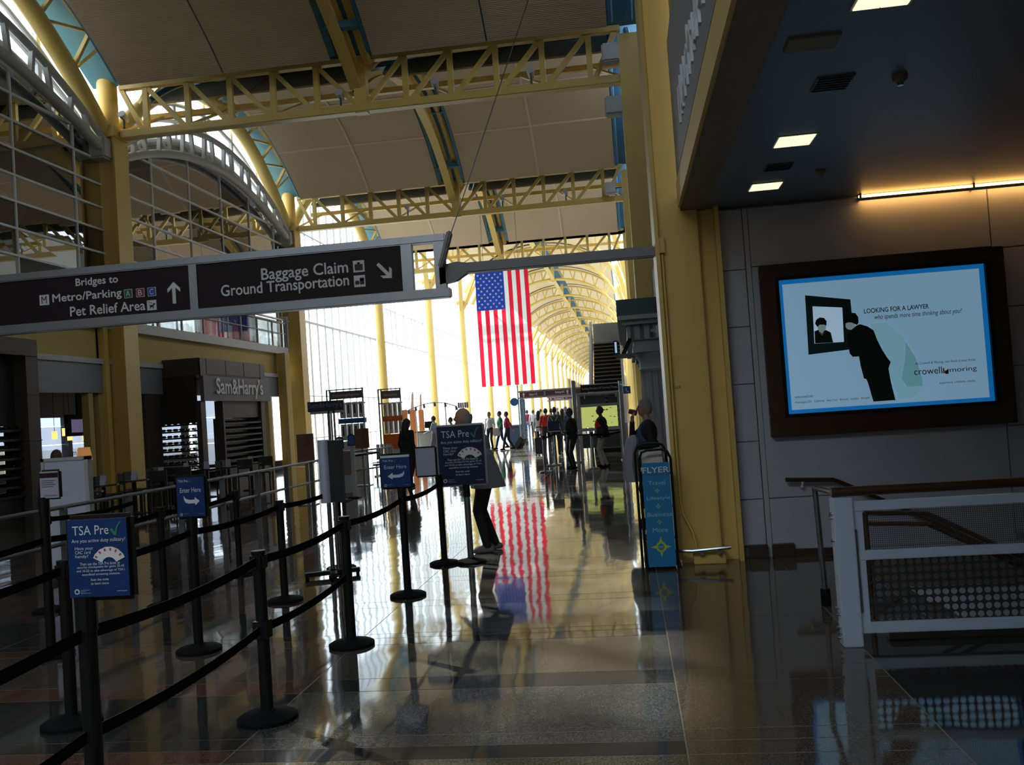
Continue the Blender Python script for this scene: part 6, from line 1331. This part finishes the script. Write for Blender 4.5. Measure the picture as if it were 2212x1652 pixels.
t = thing('cup', 'red drinking cup held to the mouth of the grey-haired person', 'cup', (bx - 0.19, 12.84, 1.50)); mb = MB(); mb.cyl((bx - 0.15, 12.83, 1.545), (bx - 0.245, 12.85, 1.575), 0.040, 0.034, n=14); mb.build('body', flat('cup_red', (0.16, 0.02, 0.02)), t, smooth=True)
mb = MB(); mb.cyl((bx - 0.143, 12.828, 1.543), (bx - 0.15, 12.83, 1.545), 0.042, n=14); mb.build('rim', flat('cup_red', (0.16, 0.02, 0.02)), t)
COATM = cl('draped_coat', (0.27, 0.28, 0.33)); mb = MB(); n = 14; rows = []
for i, (z, r1, r2, ox) in enumerate([(1.24, 0.03, 0.08, 0.06), (1.18, 0.09, 0.12, 0.04), (1.02, 0.10, 0.13, 0.01), (0.84, 0.10, 0.13, -0.01), (0.68, 0.10, 0.13, 0.0), (0.60, 0.09, 0.12, 0.015)]):
    for k in range(n): a = 2 * math.pi * k / n; f = 1 + 0.20 * math.sin(5 * a + i * 0.5) * (0.4 + 0.15 * i); rows.append((bx - 0.27 + ox + r1 * f * math.cos(a), 12.66 + r2 * f * math.sin(a), z))
mb.add(rows, [(i * n + k, i * n + (k + 1) % n, (i + 1) * n + (k + 1) % n, (i + 1) * n + k) for i in range(5) for k in range(n)] + [tuple(range(n))[::-1], tuple(range(5 * n, 6 * n))])
tag(mb.build('draped_coat', COATM, smooth=True), 'pale grey coat draped over the arm of the grey-haired person', 'coat')
person('person in a pale blue shirt standing at the check-in counter', (px_at(936, 37.5), 37.5, 0), W_(170), 1.72, top=cl('pale_blue', (0.38, 0.45, 0.58)), bottom=cl('grey_trousers', (0.2, 0.2, 0.22)), hair='brown', hands=((0.35, 0.12, 1.05), (0.1, -0.26, 0.85)))
person('dark-haired person in black whose head shows above the poster', (px_at(973, 36), 36, 0), W_(200), 1.62, top=DARK, bottom=JEAN, hair='black')
person('bearded dark person close behind the top of the large poster', (px_at(988, 34), 34, 0), W_(160), 1.68, top=cl('charcoal', (0.03, 0.03, 0.035)), bottom=DARK, hair='black', skin=SKIN2)
person('person in a white shirt standing behind the grey-jacketed one', (px_at(1056, 42), 42, 0), W_(250), 1.74, top=WHT, bottom=DARK, hair='brown')
person('person in a green shirt walking with a white bag', (px_at(1079, 41), 41, 0), W_(185), 1.74, top=cl('green', (0.01, 0.15, 0.06)), bottom=cl('blue_trousers', (0.02, 0.03, 0.12)), hair='brown', feet=((0.25, 0.09), (-0.28, -0.09, 0.04)))
xb = px_at(1070, 40.8); t = thing('white_bag', 'white carrier bag beside the person in the green shirt', 'bag', (xb, 40.8, 0.62)); MB().box(xb - 0.17, xb + 0.17, 40.72, 40.88, 0.62, 0.98).build('pouch', WHT, t, bevel=0.04); mb = MB(); mb.sweep([(xb - 0.1, 40.8, 0.97), (xb - 0.05, 40.8, 1.12), (xb + 0.05, 40.8, 1.12), (xb + 0.1, 40.8, 0.97)], 0.012, 6); mb.build('handle', WHT, t)
person('person in dark red pulling the tilted black suitcase', (px_at(1093, 39.5), 39.6, 0), W_(175), 1.70, top=MAR, bottom=DARK, hair='brown', feet=((0.22, 0.09), (-0.22, -0.09, 0.03)), hands=((-0.30, 0.26, 0.95), None))
person('person in a maroon shirt and pale jeans walking away', (px_at(1138, 56), 56, 0), W_(95), 1.72, top=MAR, bottom=LJEAN, hair='brown', feet=((0.2, 0.09), (-0.15, -0.09)))
person('person in white close behind the maroon shirt', (px_at(1151, 55), 55, 0), W_(90), 1.70, top=WHT, bottom=DARK, hair='brown')
person('person with long dark hair in a white top beside the upright suitcase', (px_at(1162, 39), 39, 0), W_(80), 1.64, top=WHT, bottom=DARK, hair='black', style='long', coat=0.82)
person('person in a bright red shirt in the queue', (px_at(1178, 36), 36, 0), W_(85), 1.72, top=RED, bottom=DARK, hair='black', bulk=1.12)
p15 = px_at(1197, 32.5); person('person in grey wearing a dark backpack', (p15, 32.5, 0), W_(88), 1.74, top=cl('grey_top', (0.07, 0.08, 0.10)), bottom=DARK, hair='black')
t = thing('backpack', 'dark grey backpack with pale straps on the person in grey', 'backpack', (p15, 32.28, 0.98)); MB().box(p15 - 0.13, p15 + 0.13, 32.2, 32.36, 1.0, 1.38).build('pack', cl('pack_grey', (0.05, 0.06, 0.08)), t, bevel=0.05); MB().box(p15 - 0.11, p15 + 0.11, 32.15, 32.18, 1.0, 1.2).build('pocket', cl('pack_grey', (0.05, 0.06, 0.08)), t)
for q in (-1, 1): MB().beam((p15 + q * 0.02, 32.17, 1.2), (p15 + q * 0.13, 32.17, 1.40), 0.02, 0.01, (0, 1, 0)).build('strap', WHT, t)
person('person in a blue jacket and trousers behind the small navy sign', (px_at(1214, 34), 34, 0), W_(100), 1.66, top=cl('blue_jacket', (0.02, 0.07, 0.18)), bottom=cl('blue_trousers2', (0.02, 0.06, 0.14)), hair='brown', style='long')
for i, (px, Y, c, lab) in enumerate([(1190, 44, (0.5, 0.25, 0.22), 'pink-shirted person beyond the red shirt'), (1168, 60, (0.6, 0.5, 0.2), 'yellow-shirted person far down the hall'), (1222, 48, (0.12, 0.15, 0.3), 'blue-shirted person between the blue jacket and the uniform'), (1230, 66, (0.5, 0.5, 0.5), 'grey-shirted person far beyond the uniformed one'), (1246, 60, (0.35, 0.04, 0.14), 'crimson-shirted person far beyond the steel pole'), (1205, 70, (0.03, 0.03, 0.04), 'dark-clothed person in the far crowd')]):
    person(lab, (px_at(px, Y), Y, 0), W_(90 + 40 * (i % 3)), 1.70 + 0.03 * (i % 3), top=cl('crowd_%d' % i, c), bottom=[DARK, JEAN][i % 2], hair=['black', 'brown', 'grey'][i % 3], vox=0.02)
person('dark silhouetted person behind the white notice board', (-8.2, 12.1, 0), W_(120), 1.57, top=DARK, bottom=DARK, hair='brown', vox=0.012)
finish_people()
